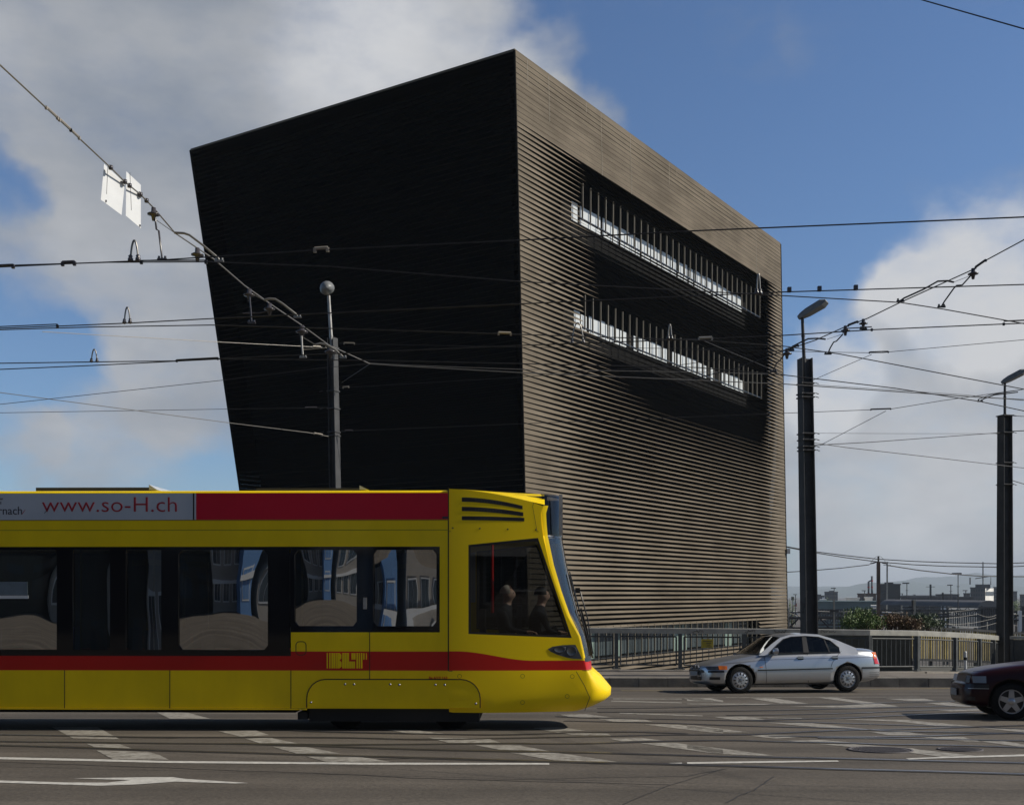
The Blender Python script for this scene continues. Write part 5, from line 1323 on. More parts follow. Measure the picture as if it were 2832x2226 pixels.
rt, B, p, w = cb('office_tower', 1700, 1832, 402, 450, 24, 'citydark', 'grey far tower with bright banded side and roof antennas, left of the right mast', windows=(6, 6), pent=(1745, 1868, 368))
m = MB(); x0_ = p.x+w/2; m.add([(x0_, 450, -7.5), (x0_+3.3, 463, -7.5), (x0_+1, 474, -7.5), (x0_, 474, -7.5), (x0_, 450, p.z), (x0_+3.3, 463, p.z), (x0_+1, 474, p.z), (x0_, 474, p.z)], [(0, 1, 5, 4), (1, 2, 6, 5), (4, 5, 6, 7)]); m.build('side_wall', 'citypale', rt, B)  # sunlight put into the colour: pale side on a dark-walled tower
for k in range(5):
    z = p.z-3.0-k*4.6; m = MB(); m.add([(x0_+.12, 450.3, z), (x0_+3.2, 462.3, z), (x0_+3.2, 462.3, z+1.6), (x0_+.12, 450.3, z+1.6)], [(0, 1, 2, 3)]); m.v = [v+Vector((.12, -.04, 0)) for v in m.v]; m.build('window', 'citywin', rt, B)
m = MB(); q = Vector((p.x+2, 458, W(0, cy5(368), 450).z)); m.tube([q, q+Vector((0, 0, 9.5))], .25, 5); m.tube([q+Vector((-5, 0, 0)), q+Vector((-5, 0, 3))], .3, 5); m.tube([q+Vector((-3, 0, 2.5)), q+Vector((3, 0, 3.5)), q+Vector((3, 0, 0))], .2, 5); m.build('antenna', 'citydark', rt, B)
cb('apartment_block', 1905, 1960, 397, 520, 20, 'citymid', 'grey far block just behind the bright banded side of the tower', windows=(4, 7))
cb('apartment_block', 2066, 2112, 434, 640, 20, 'citydark', 'narrow far block just right of the right mast', windows=(4, 6))
cb('apartment_block', 2136, 2260, 462, 560, 20, 'citydark', 'far block at the right picture edge', windows=(8, 4))
cb('warehouse', 300, 878, 530, 260, 20, 'citygreen', 'long green-grey warehouse left of the tall rail pole', windows=(26, 1))
cb('warehouse', 1085, 1720, 488, 330, 20, 'citydark', 'long dark warehouse right of the windowless tower', windows=(30, 2))
cb('warehouse', 1085, 1390, 474, 400, 20, 'citymid', 'flat-roofed grey hall behind the long dark warehouse', windows=(14, 1))
cb('factory', 705, 870, 456, 430, 22, 'citybrick', 'brown brick factory under the slim lattice chimney', windows=(9, 2))
cb('factory', 1395, 1600, 462, 470, 20, 'citydark', 'dark stepped roofline left of the tallest lamp tower', pent=(1440, 1540, 452))
cb('house', 605, 722, 497, 300, 12, 'citypale', 'white low house behind the green-grey warehouse', windows=(5, 1))
cb('house', 770, 838, 490, 310, 12, 'citypale', 'smaller white house next to the brick factory', windows=(3, 1))
cb('house', 378, 425, 512, 290, 12, 'citypale', 'small white house beside the middle mast', windows=(3, 1))
cb('shed', 1500, 1772, 540, 230, 12, 'citypale', 'long pale shed below the long dark warehouse', windows=(14, 1))
cb('shed', 1440, 1486, 530, 225, 10, 'trainwhite', 'short bright shed at the left end of the long pale shed')
cb('shed', 1095, 1160, 522, 240, 10, 'citymid', 'small grey shed at the foot of the windowless tower', windows=(3, 1))
cb('shed', 832, 882, 572, 200, 8, 'citypale', 'small banded white shed left of the tall rail pole', windows=(1, 3))
cb('shed', 1905, 1955, 480, 600, 8, 'citymid', 'far grey shed behind the curved hall')
cb('house', 1640, 1698, 452, 520, 12, 'citydark', 'dark gabled house left of the bright tower', windows=(3, 2))
# lattice chimney
ch = empty('lattice_chimney', W(cx5(822), cy5(456), 440), 'slim red and white lattice chimney on the brick factory', 'chimney'); B = Vector(ch.location)
m = MB()
for x, y in ((803, 345), (833, 295)):
    a = W(cx5(x), cy5(456), 440); b = W(cx5(x), cy5(y), 440); m.tube([a, b], .40, 6)
    k = 0
    z = a.z
    while z < b.z-1: m.lathe([(.46, 0), (.46, .6)], (a.x, 440, z), 'Z', 6, 1); z += 2.6
m.tube([W(cx5(803), cy5(345), 440), W(cx5(833), cy5(330), 440)], .3, 5); m.build('stack', ['citymid', 'trainred'], ch, B)
# curved hall
hl_ = empty('curved_hall', W(cx5(1860), cy5(700), 150), 'grey barrel-roofed hall beside the right mast', 'hall'); B = Vector(hl_.location)
m = MB(); a = W(cx5(1768), cy5(570), 150); b = W(cx5(1968), cy5(570), 150); top = W(0, cy5(510), 150).z; c = (a.x+b.x)/2; w = (b.x-a.x)/2; rows = []
arcp = [(c+w*math.cos(rad(t)), a.z+(top-a.z)*math.sin(rad(t))) for t in range(0, 181, 12)]
m.grid([[(x, 150, z) for x, z in arcp], [(x, 190, z) for x, z in arcp]], 0); m.ngon([(x, 150.0, z) for x, z in arcp]+[(a.x, 150, -7.5), (b.x, 150, -7.5)], 1)
m.build('shell', ['citydark', 'citymid'], hl_, B)
m = MB()
for t in range(7): x = a.x+.6+t*(b.x-a.x-1)/7; m.bx(x, x+.08, 149.8, 150, -7.5, a.z)
m.bx(a.x, b.x, 149.8, 150, a.z-.15, a.z+.1); m.build('frame', 'citydark', hl_, B)
# lamp towers
def lamp_tower(x, yt, yb, Y, wF, label):
    t = W(cx5(x), cy5(yt), Y); root = empty('lamp_tower', (t.x, Y, -7.5), label, 'lamp', 'floodlight poles in the yard'); B = Vector((t.x, Y, -7.5))
    w = wF/3.186/FP*Y; r = .0013*Y/2*.55
    m = MB(); m.tube([B, t], [r*1.5, r], 6); m.build('pole', 'mast', root, B)
    m = MB(); m.bx(t.x-w*.7, t.x+w*.3, Y-.5, Y+.5, t.z-.1*w, t.z+.12*w); m.build('lamp_head', 'citydark', root, B)
    m = MB()
    for k in (.55, .7, .85): z = lerp(-7.5, t.z, k); m.bx(t.x-r*3, t.x+r*3, Y-.1, Y+.1, z, z+r)
    m.build('rung', 'mast', root, B)
for a in [(1592, 274, 700, 150, 62, 'tallest floodlight pole, left of the right mast'), (1141, 358, 600, 260, 48, 'floodlight pole right of the windowless tower'), (1528, 375, 600, 300, 38, 'floodlight pole just left of the tallest one'), (1660, 423, 560, 380, 32, 'short floodlight pole between the tallest one and the bright tower'), (500, 402, 600, 300, 34, 'floodlight pole in front of the small dark block'), (768, 424, 600, 320, 30, 'floodlight pole left of the brick factory chimney'), (160, 458, 600, 330, 26, 'floodlight pole between the banded block and the middle mast'), (955, 440, 600, 210, 30, 'floodlight pole seen against the windowless tower'), (1210, 460, 560, 450, 20, 'tiny far floodlight over the flat-roofed hall'), (1100, 450, 520, 480, 20, 'tiny far floodlight beside the windowless tower')]: lamp_tower(*a)
# tall rail pole with wires
YP = 80
tp = W(cx5(890), cy5(120), YP); pr = empty('rail_pole', (tp.x, YP, -7.5), 'tall brown rail pole carrying the power lines, right of the middle mast', 'pole'); B = Vector(pr.location)
M['rust'] = mat('rusty_steel', (0.13, 0.085, 0.065), .7, var=.3, vscale=2)
m = MB(); a = W(cx5(890), cy5(172), YP); m.box(((a.x+tp.x)/2, YP, (a.z-7.5)/2), (.22, .20, a.z+7.5)); m.build('pole', 'rust', pr, B)
m = MB(); m.tube([a, tp], .07, 6); m.build('tip', 'mast', pr, B)
for s in (-1, 1):
    m = MB(); q = [a+Vector((s*.15, 0, .0)), a+Vector((s*.35, 0, -.06)), a+Vector((s*.65, 0, -.14))]; m.tube(q, [.03, .06, .025], 6); m.build('insulator', 'insul', pr, B)
    m = MB(); m.tube([tp+Vector((s*t*.62, 0, -.6*t*t)) for t in [k/6 for k in range(7)]], .012, 4); m.build('jumper_loop', 'wire', pr, B)
GP = 'power lines over the yard'
def pl(pts, Y0, Y1, r, label):
    P = [W(cx5(x), cy5(y), lerp(Y0, Y1, i/(len(pts)-1))) for i, (x, y) in enumerate(pts)]
    root = empty('power_line', P[0], label, 'wire', GP); m = MB(); m.tube(P, r, 4); m.build('strand', 'wire', root, Vector(P[0]))
pl([(80, 35), (310, 77), (600, 114), (885, 146), (1200, 165), (1500, 176), (1960, 186), (2173, 178), (2600, 160)], 78, 82, .032, 'upper power line crossing the tall rail pole')
pl([(80, 40), (320, 88), (600, 132), (885, 170), (1200, 195), (1500, 209), (1960, 217), (2173, 207), (2600, 190)], 78, 82, .032, 'lower power line crossing the tall rail pole')
pl([(60, 262), (300, 247), (560, 225), (810, 195)], 78, 80, .028, 'power line rising right to the tall rail pole')
pl([(970, 200), (1250, 244), (1550, 278), (1800, 296), (2173, 300), (2600, 296)], 80, 88, .04, 'pale power line falling right from the tall rail pole')
def ypole(x, y0, y1, Y, w, m_, label):
    a = W(cx5(x), cy5(y0), Y); root = empty('yard_pole', (a.x, Y, -7.5), label, 'pole', 'short poles in the rail yard'); B = Vector(root.location)
    m = MB(); m.box((a.x, Y, (a.z-7.5)/2), (w, w, a.z+7.5)); m.build('pole', m_, root, B)
    m = MB(); m.box((a.x, Y, a.z-.6), (w*6, .1, .1)); m.build('cross_arm', 'mast', root, B)
M['polepale'] = mat('pale_pole', (.34, .32, .28), .7, var=.15)
for a in [(500, 505, 760, 60, .08, 'polepale', 'pale yard pole in front of the green-grey warehouse'), (1208, 505, 720, 62, .11, 'polepale', 'pale yard pole right of the brown shrub'), (1190, 505, 700, 90, .14, 'mast', 'dark yard pole beside the pale one'), (1465, 592, 700, 90, .14, 'mast', 'short dark yard pole in mid yard'), (967, 170, 600, 200, .22, 'polepale', 'thin pale antenna mast above the windowless tower'), (1349, 368, 600, 260, .35, 'mast', 'far pole with cross arms over the flat hall'), (1457, 440, 600, 200, .25, 'mast', 'dark far pole above the short bright shed'), (585, 580, 700, 100, .1, 'polepale', 'small pale pole left of the green shrub'), (325, 545, 700, 80, .1, 'polepale', 'pale leaning pole beside the middle mast'), (2067, 560, 700, 70, .15, 'polepale', 'thin pale pole just right of the right mast'), (2135, 600, 700, 70, .2, 'trainwhite', 'white post near the right picture edge'), (2165, 560, 700, 110, .3, 'mast', 'dark pole at the right picture edge')]: ypole(*a)
# catenary gantries over the tracks
rr = random.Random(11)
for i, (Y, x0, x1, y) in enumerate([(85, 100, 560, 665), (110, 320, 900, 655), (110, 900, 1500, 628), (150, 100, 700, 615), (150, 880, 1800, 596), (200, 330, 900, 590), (200, 1100, 1950, 570), (260, 1480, 2300, 562), (95, 2060, 2500, 612)]):
    a = W(cx5(x0), cy5(y), Y); b = W(cx5(x1), cy5(y), Y); root = empty('catenary_gantry', (a.x, Y, -7.5), 'dark steel portal number over the rail tracks', 'gantry', 'catenary portals over the rail yard'); B = Vector(root.location)
    m = MB(); 
    for dz in (0, .8): m.bx(a.x, b.x, Y-.12, Y+.12, a.z-dz-.10, a.z-dz+.10)
    n = int((b.x-a.x)/1.6)
    for k in range(n): x = a.x+k*1.6; m.tube([(x, Y, a.z-.8), (x+.8, Y, a.z)], .06, 4); m.tube([(x+.8, Y, a.z), (x+1.6, Y, a.z-.8)], .06, 4)
    m.build('beam', 'mast', root, B)
    k = 0; x = a.x
    while x <= b.x+.1:
        m = MB(); m.bx(x-.055*Y/85, x+.055*Y/85, Y-.08, Y+.08, -7.5, a.z+.6); m.build('leg', 'mast' if k % 2 else 'polepale', root, B)
        for j in (4, 9):
            m = MB(); m.tube([(x+j, Y, a.z-.8), (x+j, Y, a.z-2.0), (x+j+1.6, Y, a.z-2.3)], .05, 4); m.build('cantilever', 'polepale', root, B)
        x += max(6, (b.x-a.x)/max(1, round((b.x-a.x)/14))); k += 1
    root['label'] = ['nearest portal with trusses, between the block and the green shrub', 'portal behind the green shrub', 'portal behind the brown shrub and pale yard pole', 'portal far left in front of the green-grey warehouse', 'long portal running right to the curved hall', 'portal at the foot of the small dark block', 'long portal below the long dark warehouse', 'farthest portal, passing behind the right mast', 'portal right of the right mast'][i]
# yard wires
for i, (x0, y0, x1, y1, Y) in enumerate([(920, 610, 1760, 585, 120), (900, 660, 1760, 640, 100), (100, 620, 560, 660, 90), (1760, 590, 1950, 560, 110), (1360, 700, 1950, 640, 90), (560, 640, 900, 625, 110), (2060, 620, 2300, 600, 90)]):
    pass
# trains and wagons
def train(x0, x1, y, Y, m_, label, h=3.6):
    a = W(cx5(x0), 1500, Y); b = W(cx5(x1), 1500, Y); zt = -7.5+h; root = empty('rail_wagon', (a.x, Y, -7.5), label, 'train', 'trains standing in the yard'); B = Vector(root.location)
    m = MB(); m.bx(a.x, b.x, Y, Y+2.8, -6.6, zt-.35)
    m.grid([[(a.x, Y+1.4-1.4*math.cos(rad(t)), zt-.35+.4*math.sin(rad(t))) for t in range(0, 181, 20)], [(b.x, Y+1.4-1.4*math.cos(rad(t)), zt-.35+.4*math.sin(rad(t))) for t in range(0, 181, 20)]]); m.build('body', m_, root, B)
    m = MB(); m.bx(a.x+.5, b.x-.5, Y-.03, Y, -5.5, -4.7); m.build('window', 'citywin', root, B)
    m = MB(); m.bx(a.x+.3, b.x-.3, Y+.3, Y+2.5, -7.4, -6.62); m.build('underframe', 'underframe', root, B)
for a in [(1350, 1480, 0, 340, 'trainwhite', 'white wagon right of the brown shrub'), (1510, 1740, 0, 420, 'citymid', 'grey wagon below the long pale shed', 3.8), (330, 520, 0, 380, 'citydark', 'dark wagon left of the green shrub'), (110, 180, 0, 360, 'trainwhite', 'white wagon between the block and the middle mast'), (380, 450, 0, 330, 'trainred', 'red wagon right of the middle mast'), (1220, 1340, 0, 400, 'trainwhite', 'white wagon behind the small green shrub'), (1100, 1180, 0, 460, 'citymid', 'grey wagon under the windowless tower'), (1520, 1570, 0, 360, 'trainred', 'red wagon beside the tallest floodlight pole'), (1620, 1700, 0, 350, 'trainwhite', 'white railcar left of the curved hall', 4.6), (550, 860, 0, 430, 'citydark', 'long dark wagon behind the green shrub'), (2070, 2170, 0, 330, 'trainwhite', 'white wagon right of the right mast'), (340, 420, 0, 470, 'trainwhite', 'small white wagon under the low green tree'), (930, 1010, 0, 350, 'trainwhite', 'white wagon at the foot of the windowless tower')]: train(*a)
YW = 'pale wires sagging over the rail yard'
for i, (x0, y0, x1, y1, Y, lb) in enumerate([(920, 610, 1760, 585, 120, 'pale yard wire from the tall rail pole towards the curved hall'), (900, 660, 1760, 632, 100, 'pale yard wire just above the brown shrub'), (100, 620, 560, 660, 90, 'pale yard wire falling right past the middle mast'), (1760, 625, 1950, 628, 110, 'pale yard wire across the curved hall'), (1360, 705, 1950, 655, 90, 'lowest pale yard wire, above the slatted fence'), (560, 640, 900, 612, 110, 'pale yard wire over the green shrub'), (2060, 620, 2300, 600, 90, 'pale yard wire right of the right mast'), (1500, 715, 1950, 700, 80, 'pale yard wire close above the handrail'), (320, 600, 880, 575, 150, 'pale yard wire in front of the green-grey warehouse')]):
    a_, b_ = W(cx5(x0), cy5(y0), Y), W(cx5(x1), cy5(y1), Y*1.1); root = empty('yard_wire', a_, lb, 'wire', YW)
    m = MB(); m.tube([a_.lerp(b_, k/8)-Vector((0, 0, .35*math.sin(math.pi*k/8))) for k in range(9)], 0.017*Y/100, 4); m.build('strand', 'polepale', root, Vector(a_))
# small catenary and signal clutter built as real signals
SREG = [(2190, 2206, 'between the banded block and the middle mast'), (2252, 2320, 'just right of the middle mast'), (2335, 2415, 'left of the tall rail pole'), (2440, 2500, 'below the windowless tower'), (2530, 2640, 'left of the tallest floodlight pole'), (2665, 2750, 'left of the right mast')]
SH = [('black', 'black-headed'), ('trainwhite', 'white-headed'), ('trainred', 'red-headed'), ('citydark', 'grey-headed')]
for ri, (pa, pb, where) in enumerate(SREG):
    for si, (mh, hn) in enumerate(SH):
        if (ri+si) % 4 == 3: continue
        Y = rr.choice([270, 310, 350, 400, 440]); px = lerp(pa, pb, (si+.5)/4); x = (px-CX)/FP*Y; h = rr.uniform(5, 9)
        root = empty('rail_signal', (x, Y, -7.5), hn+' rail signal post in the yard, '+where, 'signal', 'rail signals in the yard'); B = Vector(root.location)
        m = MB(); m.tube([(x, Y, -7.5), (x, Y, -7.5+h)], .12, 5); m.build('post', 'polepale' if si % 2 else 'mast', root, B)
        m = MB(); m.bx(x-.5, x+.5, Y-.2, Y+.15, -7.5+h-1.3, -7.5+h); m.build('signal_head', mh, root, B)
M['hill'] = mat('hill_forest', (.05, .07, .045), .95, var=.3, vscale=.01)
def hill(Y, pts, dep, nm):
    m = MB(); r0 = []; r1 = []; r2 = []
    for px, py in pts:
        t = W(px, py, Y); r0.append((t.x, Y-dep, -8)); r1.append(t); r2.append((t.x, Y+dep, -8))
    m.grid([r0, r1, r2]); tag(m.build(nm, 'hill'), kind='structure')
rr = random.Random(3)
def ridge(ctrl, step=25):
    out = []
    for (xa, ya), (xb, yb) in zip(ctrl, ctrl[1:]):
        n = max(1, int((xb-xa)/step))
        for k in range(n): t = sst(k/n); out.append((lerp(xa, xb, k/n), lerp(ya, yb, t)+rr.uniform(-1.0, 1.0)))
    out.append(ctrl[-1]); return out
hill(5200, ridge([(600, 1640), (1300, 1628), (2180, 1640), (2320, 1624), (2400, 1612), (2500, 1606), (2600, 1618), (2700, 1612), (2832, 1622), (3300, 1630)]), 500, 'hills')
hill(6500, ridge([(600, 1625), (1700, 1615), (2400, 1622), (2560, 1596), (2640, 1592), (2700, 1582), (2740, 1588), (2780, 1592), (2900, 1585), (3300, 1600)]), 500, 'far_hills')

# ------------------------------------------------------------------ vegetation
M['leaf'] = mat('leaf_green', (.05, .10, .018), .6, col2=(.11, .16, .03), vscale=3.0)
M['leafbrown'] = mat('leaf_brown', (.10, .045, .02), .6, col2=(.13, .085, .03), vscale=3.0)
M['leafdark'] = mat('leaf_dark', (.03, .06, .018), .6, col2=(.06, .09, .025), vscale=3.0)
M['bark'] = mat('bark', (.07, .05, .035), .9)
def shrub(name, x0, x1, ytop, Y, m_, label, n, zb=.2, leaf=.06, seed=1, spiky=.5, cat='shrub', gp='shrubs behind the railing'):
    R = random.Random(seed); a = W(x0, ytop, Y); b = W(x1, ytop, Y); c = (a.x+b.x)/2; w = (b.x-a.x)/2; H = a.z-zb
    root = empty(name, (c, Y, zb), label, cat, gp); B = Vector((c, Y, zb)); st = MB(); lf = MB()
    clumps = [(c+w*R.uniform(-.8, .8), Y+R.uniform(-.8, .8)) for _ in range(14)]
    for i in range(n):
        cx_, cy_ = R.choice(clumps); f = 1-abs((cx_-c)/w)**2.2*.45
        bx_ = cx_+R.uniform(-.15, .15); ang = R.uniform(-.45, .45)+(cx_-c)/w*.25; L = H*f*R.uniform(.55, 1.0)
        tip = Vector((bx_+math.sin(ang)*L*.45, cy_+R.uniform(-.4, .4), zb+L)); bse = Vector((bx_, cy_, zb))
        mid = (bse+tip)/2+Vector((R.uniform(-.1, .1), 0, .1))
        if i % 4 == 0: st.tube([bse, mid, tip], [.02, .012, .004], 4)
        for k in range(26):
            t = R.uniform(.35, 1.02)**.8; p = bse.lerp(tip, t)+Vector((R.gauss(0, .09), R.gauss(0, .12), R.gauss(0, .05)))
            d = Vector((R.uniform(-1, 1), R.uniform(-1, 1), R.uniform(-.2, 1)+spiky)).normalized(); s = Vector((R.uniform(-1, 1), R.uniform(-1, 1), R.uniform(-1, 1))).cross(d).normalized()*leaf*.35
            L2 = leaf*R.uniform(.7, 1.5); lf.add([p, p+d*L2*.5+s, p+d*L2, p+d*L2*.5-s], [(0, 1, 2, 3)])
    st.build('stem', 'bark', root, B); lf.build('foliage', m_, root, B)
shrub('green_shrub', 2318, 2440, 1683, 37.6, 'leaf', 'bushy green shrub behind the handrail, left of the brown one', 230, seed=2, spiky=1.0)
shrub('brown_shrub', 2392, 2530, 1698, 38.6, 'leafbrown', 'reddish-brown shrub behind the handrail', 240, seed=5)
shrub('green_shrub', 2535, 2588, 1696, 39.5, 'leafdark', 'small dark green shrub right of the brown one', 90, seed=8)
def far_tree(x, yt, wF, Y, label, seed):
    R = random.Random(seed); t = W(cx5(x), cy5(yt), Y); w = wF/3.186/FP*Y/2; zb = -7.5; root = empty('tree', (t.x, Y, zb), label, 'tree', 'far trees by the yard'); B = Vector((t.x, Y, zb))
    m = MB(); m.tube([(t.x, Y, zb), (t.x, Y, lerp(zb, t.z, .5)), (t.x+.3*w, Y, lerp(zb, t.z, .8))], [.35, .2, .05], 6); m.build('trunk', 'bark', root, B)
    lf = MB(); cl = [(R.uniform(-.7, .7), R.uniform(-.6, .6), R.uniform(.35, .92)) for _ in range(16)]
    for i in range(1500):
        a, b, c = R.choice(cl); p = Vector((t.x+w*(a+R.gauss(0, .16)), Y+w*(b+R.gauss(0, .16)), lerp(zb, t.z, min(1, c+R.gauss(0, .06))))); s = w*.09
        d = Vector((R.gauss(0, 1), R.gauss(0, 1), R.gauss(0, 1))).normalized()*s; e = d.orthogonal().normalized()*s*.6
        lf.add([p-d, p+e, p+d, p-e], [(0, 1, 2, 3)])
    lf.build('crown', 'leaf', root, B)
far_tree(128, 484, 62, 230, 'round green tree just right of the banded block', 1)
far_tree(455, 484, 80, 330, 'low green tree over the small white house', 2)
far_tree(2105, 500, 90, 260, 'green tree right of the right mast', 3)
far_tree(2175, 520, 60, 240, 'green tree at the right picture edge', 4)

# second railing with slats on the ramp behind
rf = empty('ramp_fence', W(2540, 1733, 47), 'dark-topped fence of sunlit narrow slats behind the curving railing', 'fence'); B = Vector(rf.location)
T2 = [W(2515, 1731, 45.5), W(2575, 1733, 46), W(2640, 1736, 46.5), W(2700, 1739, 47), W(2755, 1743, 47.5), W(2832, 1748, 48), W(2900, 1752, 48.5)]
for z in (0, -1.35):
  m = MB()
  for a, b in zip(T2, T2[1:]):
    m.add([a+Vector((0, -.06, z)), b+Vector((0, -.06, z)), b+Vector((0, -.06, z-.10)), a+Vector((0, -.06, z-.10)), a+Vector((0, .06, z)), b+Vector((0, .06, z)), b+Vector((0, .06, z-.1)), a+Vector((0, .06, z-.1))], [(0, 1, 2, 3), (0, 4, 5, 1), (7, 6, 5, 4), (3, 2, 6, 7)])
  m.build('rail', 'mast', rf, B)
M['slat'] = mat('weathered_timber', (.30, .24, .09), .8, var=.3, vscale=2)
m = MB()
for a, b in zip(T2, T2[1:]):
    L = (b-a).length; n = int(L/.13)
    for k in range(n): q = a.lerp(b, k/n); m.box(q+Vector((0, 0, -.72)), (.06, .03, 1.26), rot=.5)
m.build('slats', 'slat', rf, B)
for q in T2: m = MB(); m.box(q+Vector((0, .08, -.8)), (.12, .1, 1.7)); m.build('post', 'mast', rf, B)
# pale parapet beside the right mast
pp = empty('parapet', W(2796, 1770, 39), 'pale-topped grey parapet running off the right edge beside the mast', 'parapet'); B = Vector(pp.location)
a, b = W(2796, 1768, 39.2), W(2960, 1762, 37.5)
d = (b-a).normalized(); R3 = Matrix.Rotation(math.atan2(d.y, d.x), 3, 'Z'); L = (b-a).length
m = MB(); m.box((a+b)/2, (L, .16, .11), rot=R3); m.build('coping', 'handrail', pp, B)
m = MB(); m.box((a+b)/2+Vector((0, .02, -.62)), (L, .05, 1.1), rot=R3); m.build('infill', 'railpaint', pp, B)
for k in range(4): m = MB(); m.box(a.lerp(b, .02+k*.3)+Vector((0, -.04, -.62)), (.06, .06, 1.12), rot=R3); m.build('post', 'railpaint', pp, B)
mk_ = empty('marker_post', W(2670, 1852, 36.0), 'slim white marker post behind the curving railing', 'post'); B = Vector(mk_.location)
m = MB(); a = W(2670, 1803, 36.0); m.tube([B, a], [.05, .045], 8); m.lathe([(.045, 0), (.03, .03), (0, .035)], a, 'Z', 8); m.build('post', 'signwhite', mk_, B)
m = MB(); m.lathe([(.052, 0), (.052, .10)], B.lerp(a, .55), 'Z', 8); m.build('band', 'black', mk_, B)

# ------------------------------------------------------------------ buildings across the street (behind the camera, mirrored in the tram)
M['facade_grey'] = mat('grey_brown_facade', (.23, .21, .185), .8, var=.15, vscale=.3)
M['facade_white'] = mat('white_facade', (.50, .50, .49), .8, var=.1, vscale=.3)
M['blueglass'] = mat('blue_glass_front', (.10, .20, .38), .4, var=.3, vscale=.1)
M['darkwin'] = mat('street_window', (.03, .04, .05), .1)
M['facade_dark'] = mat('dark_block_facade', (.018, .018, .016), .9, var=.4, vscale=.4)
def block(x0, x1, Y, H, m_, label, fl, bays, wm='darkwin', frame='facade_white'):
    root = empty('street_block', ((x0+x1)/2, Y, 0), label, 'building', 'blocks across the street mirrored in the tram glass', rot=(0, 0, rad(-20))); B = Vector(root.location)
    m = MB(); m.bx(x0, x1, Y-12, Y, 0, H); m.build('wall', m_, root, B)
    m = MB(); m.bx(x0-.4, x1+.4, Y-12.4, Y+.5, H, H+.5); m.build('cornice', frame, root, B)
    m = MB(); m.bx(x0, x1, Y, Y+.25, 3.3, 3.75); m.build('string_course', frame, root, B)
    for j in range(fl):
        z0 = .4+j*(H-1)/fl; dz = (H-1)/fl
        for i in range(bays):
            xx = x0+(x1-x0)*(i+.2)/bays; w = (x1-x0)*.6/bays
            m = MB(); m.bx(xx-.12, xx+w+.12, Y, Y+.06, z0+dz*.2, z0+dz*.85); f = m.build('window', frame, root, B)
            m = MB(); m.bx(xx, xx+w*.48, Y+.06, Y+.09, z0+dz*.24, z0+dz*.81); m.bx(xx+w*.52, xx+w, Y+.06, Y+.09, z0+dz*.24, z0+dz*.81); m.build('pane', wm, f, B)
block(-52, -33, -20, 15, 'facade_white', 'white street block mirrored farthest left', 4, 5)
block(-31, -16.5, -17, 16, 'facade_dark', 'added dark block that keeps the left tram windows dark', 3, 3, 'darkwin', 'facade_dark')  # near-black block added unseen so the left tram windows reflect dark
block(-16, -9.5, -16, 13, 'facade_grey', 'grey-brown street block mirrored in the wide tram window', 3, 3)
block(-9.0, -6.6, -13, 24, 'blueglass', 'narrow blue glass tower mirrored right of the wide tram window', 5, 1, 'blueglass', 'facade_white')
block(-5.6, 6.5, -17, 12, 'facade_grey', 'long grey-brown street block mirrored in the window next to the cab', 3, 5)
block(9, 40, -26, 14, 'facade_dark', 'dark street block at the right end of the mirrored row', 4, 6, 'darkwin', 'facade_grey')
# house beyond the bridge on the left, glimpsed through the tram windows
block_l = empty('brick_house', (-19, 60, -7.5), 'orange-brown house glimpsed through the tram windows', 'house'); B = Vector(block_l.location)
m = MB(); m.bx(-25, -13, 60, 72, -7.5, 4.2); m.build('wall', 'citybrick', block_l, B)
m = MB(); m.ngon([(-25.4, 59.6, 4.2), (-25.4, 72.4, 4.2), (-25.4, 66, 7.5)], 0, (12.8, 0, 0)); m.build('roof', 'rust', block_l, B)
m = MB()
for j in range(4):
    for i in range(5): m.bx(-24+i*2.3, -22.9+i*2.3, 59.92, 60, -6+j*2.6, -4.4+j*2.6)
m.build('window', 'citypale', block_l, B)

# ------------------------------------------------------------------ haze, sky, sun, camera
hz_ = MB(); hz_.bx(-1600, 6600, -80, 7400, -9.5, 165)
vm = bpy.data.materials.new('haze_air'); vm.use_nodes = True; nt = vm.node_tree; nt.nodes.clear()
o_ = nn(nt, 'ShaderNodeOutputMaterial'); pv = nn(nt, 'ShaderNodeVolumePrincipled'); pv.inputs['Color'].default_value = (.78, .88, 1, 1); pv.inputs['Density'].default_value = 0.00017; pv.inputs['Anisotropy'].default_value = 0.0
nt.links.new(pv.outputs[0], o_.inputs['Volume']); M['haze'] = vm
tag(hz_.build('haze', 'haze'), kind='stuff')

SUN_EL, SUN_AZ = 37.0, -1.5    # azimuth from +X towards +Y
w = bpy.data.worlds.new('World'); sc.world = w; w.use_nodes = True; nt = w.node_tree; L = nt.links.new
bg = nt.nodes['Background']
sky = nn(nt, 'ShaderNodeTexSky'); sky.sky_type = 'NISHITA'; sky.sun_disc = False; sky.sun_elevation = rad(SUN_EL); sky.sun_rotation = rad(90-SUN_AZ); sky.air_density = 1.0; sky.dust_density = .6; sky.ozone_density = 1.5
tc = nn(nt, 'ShaderNodeTexCoord'); vec = tc.outputs['Generated']
def blob(px, py, r, r2=None):
    d = Vector((px-CX, FP, HY-py)).normalized()
    dp = nn(nt, 'ShaderNodeVectorMath', operation='DOT_PRODUCT'); dp.inputs[1].default_value = d; L(wv, dp.inputs[0])
    mr = nn(nt, 'ShaderNodeMapRange', interpolation_type='SMOOTHSTEP'); mr.inputs['From Min'].default_value = math.cos(r*1.35/FP); mr.inputs['From Max'].default_value = math.cos(r*.35/FP); L(dp.outputs['Value'], mr.inputs['Value'])
    return mr.outputs['Result']
def addn(a, b, k=1.0):
    m = nn(nt, 'ShaderNodeMath', operation='MULTIPLY_ADD'); L(b, m.inputs[0]); m.inputs[1].default_value = k
    if a is None: m.inputs[2].default_value = 0
    else: L(a, m.inputs[2])
    return m.outputs[0]
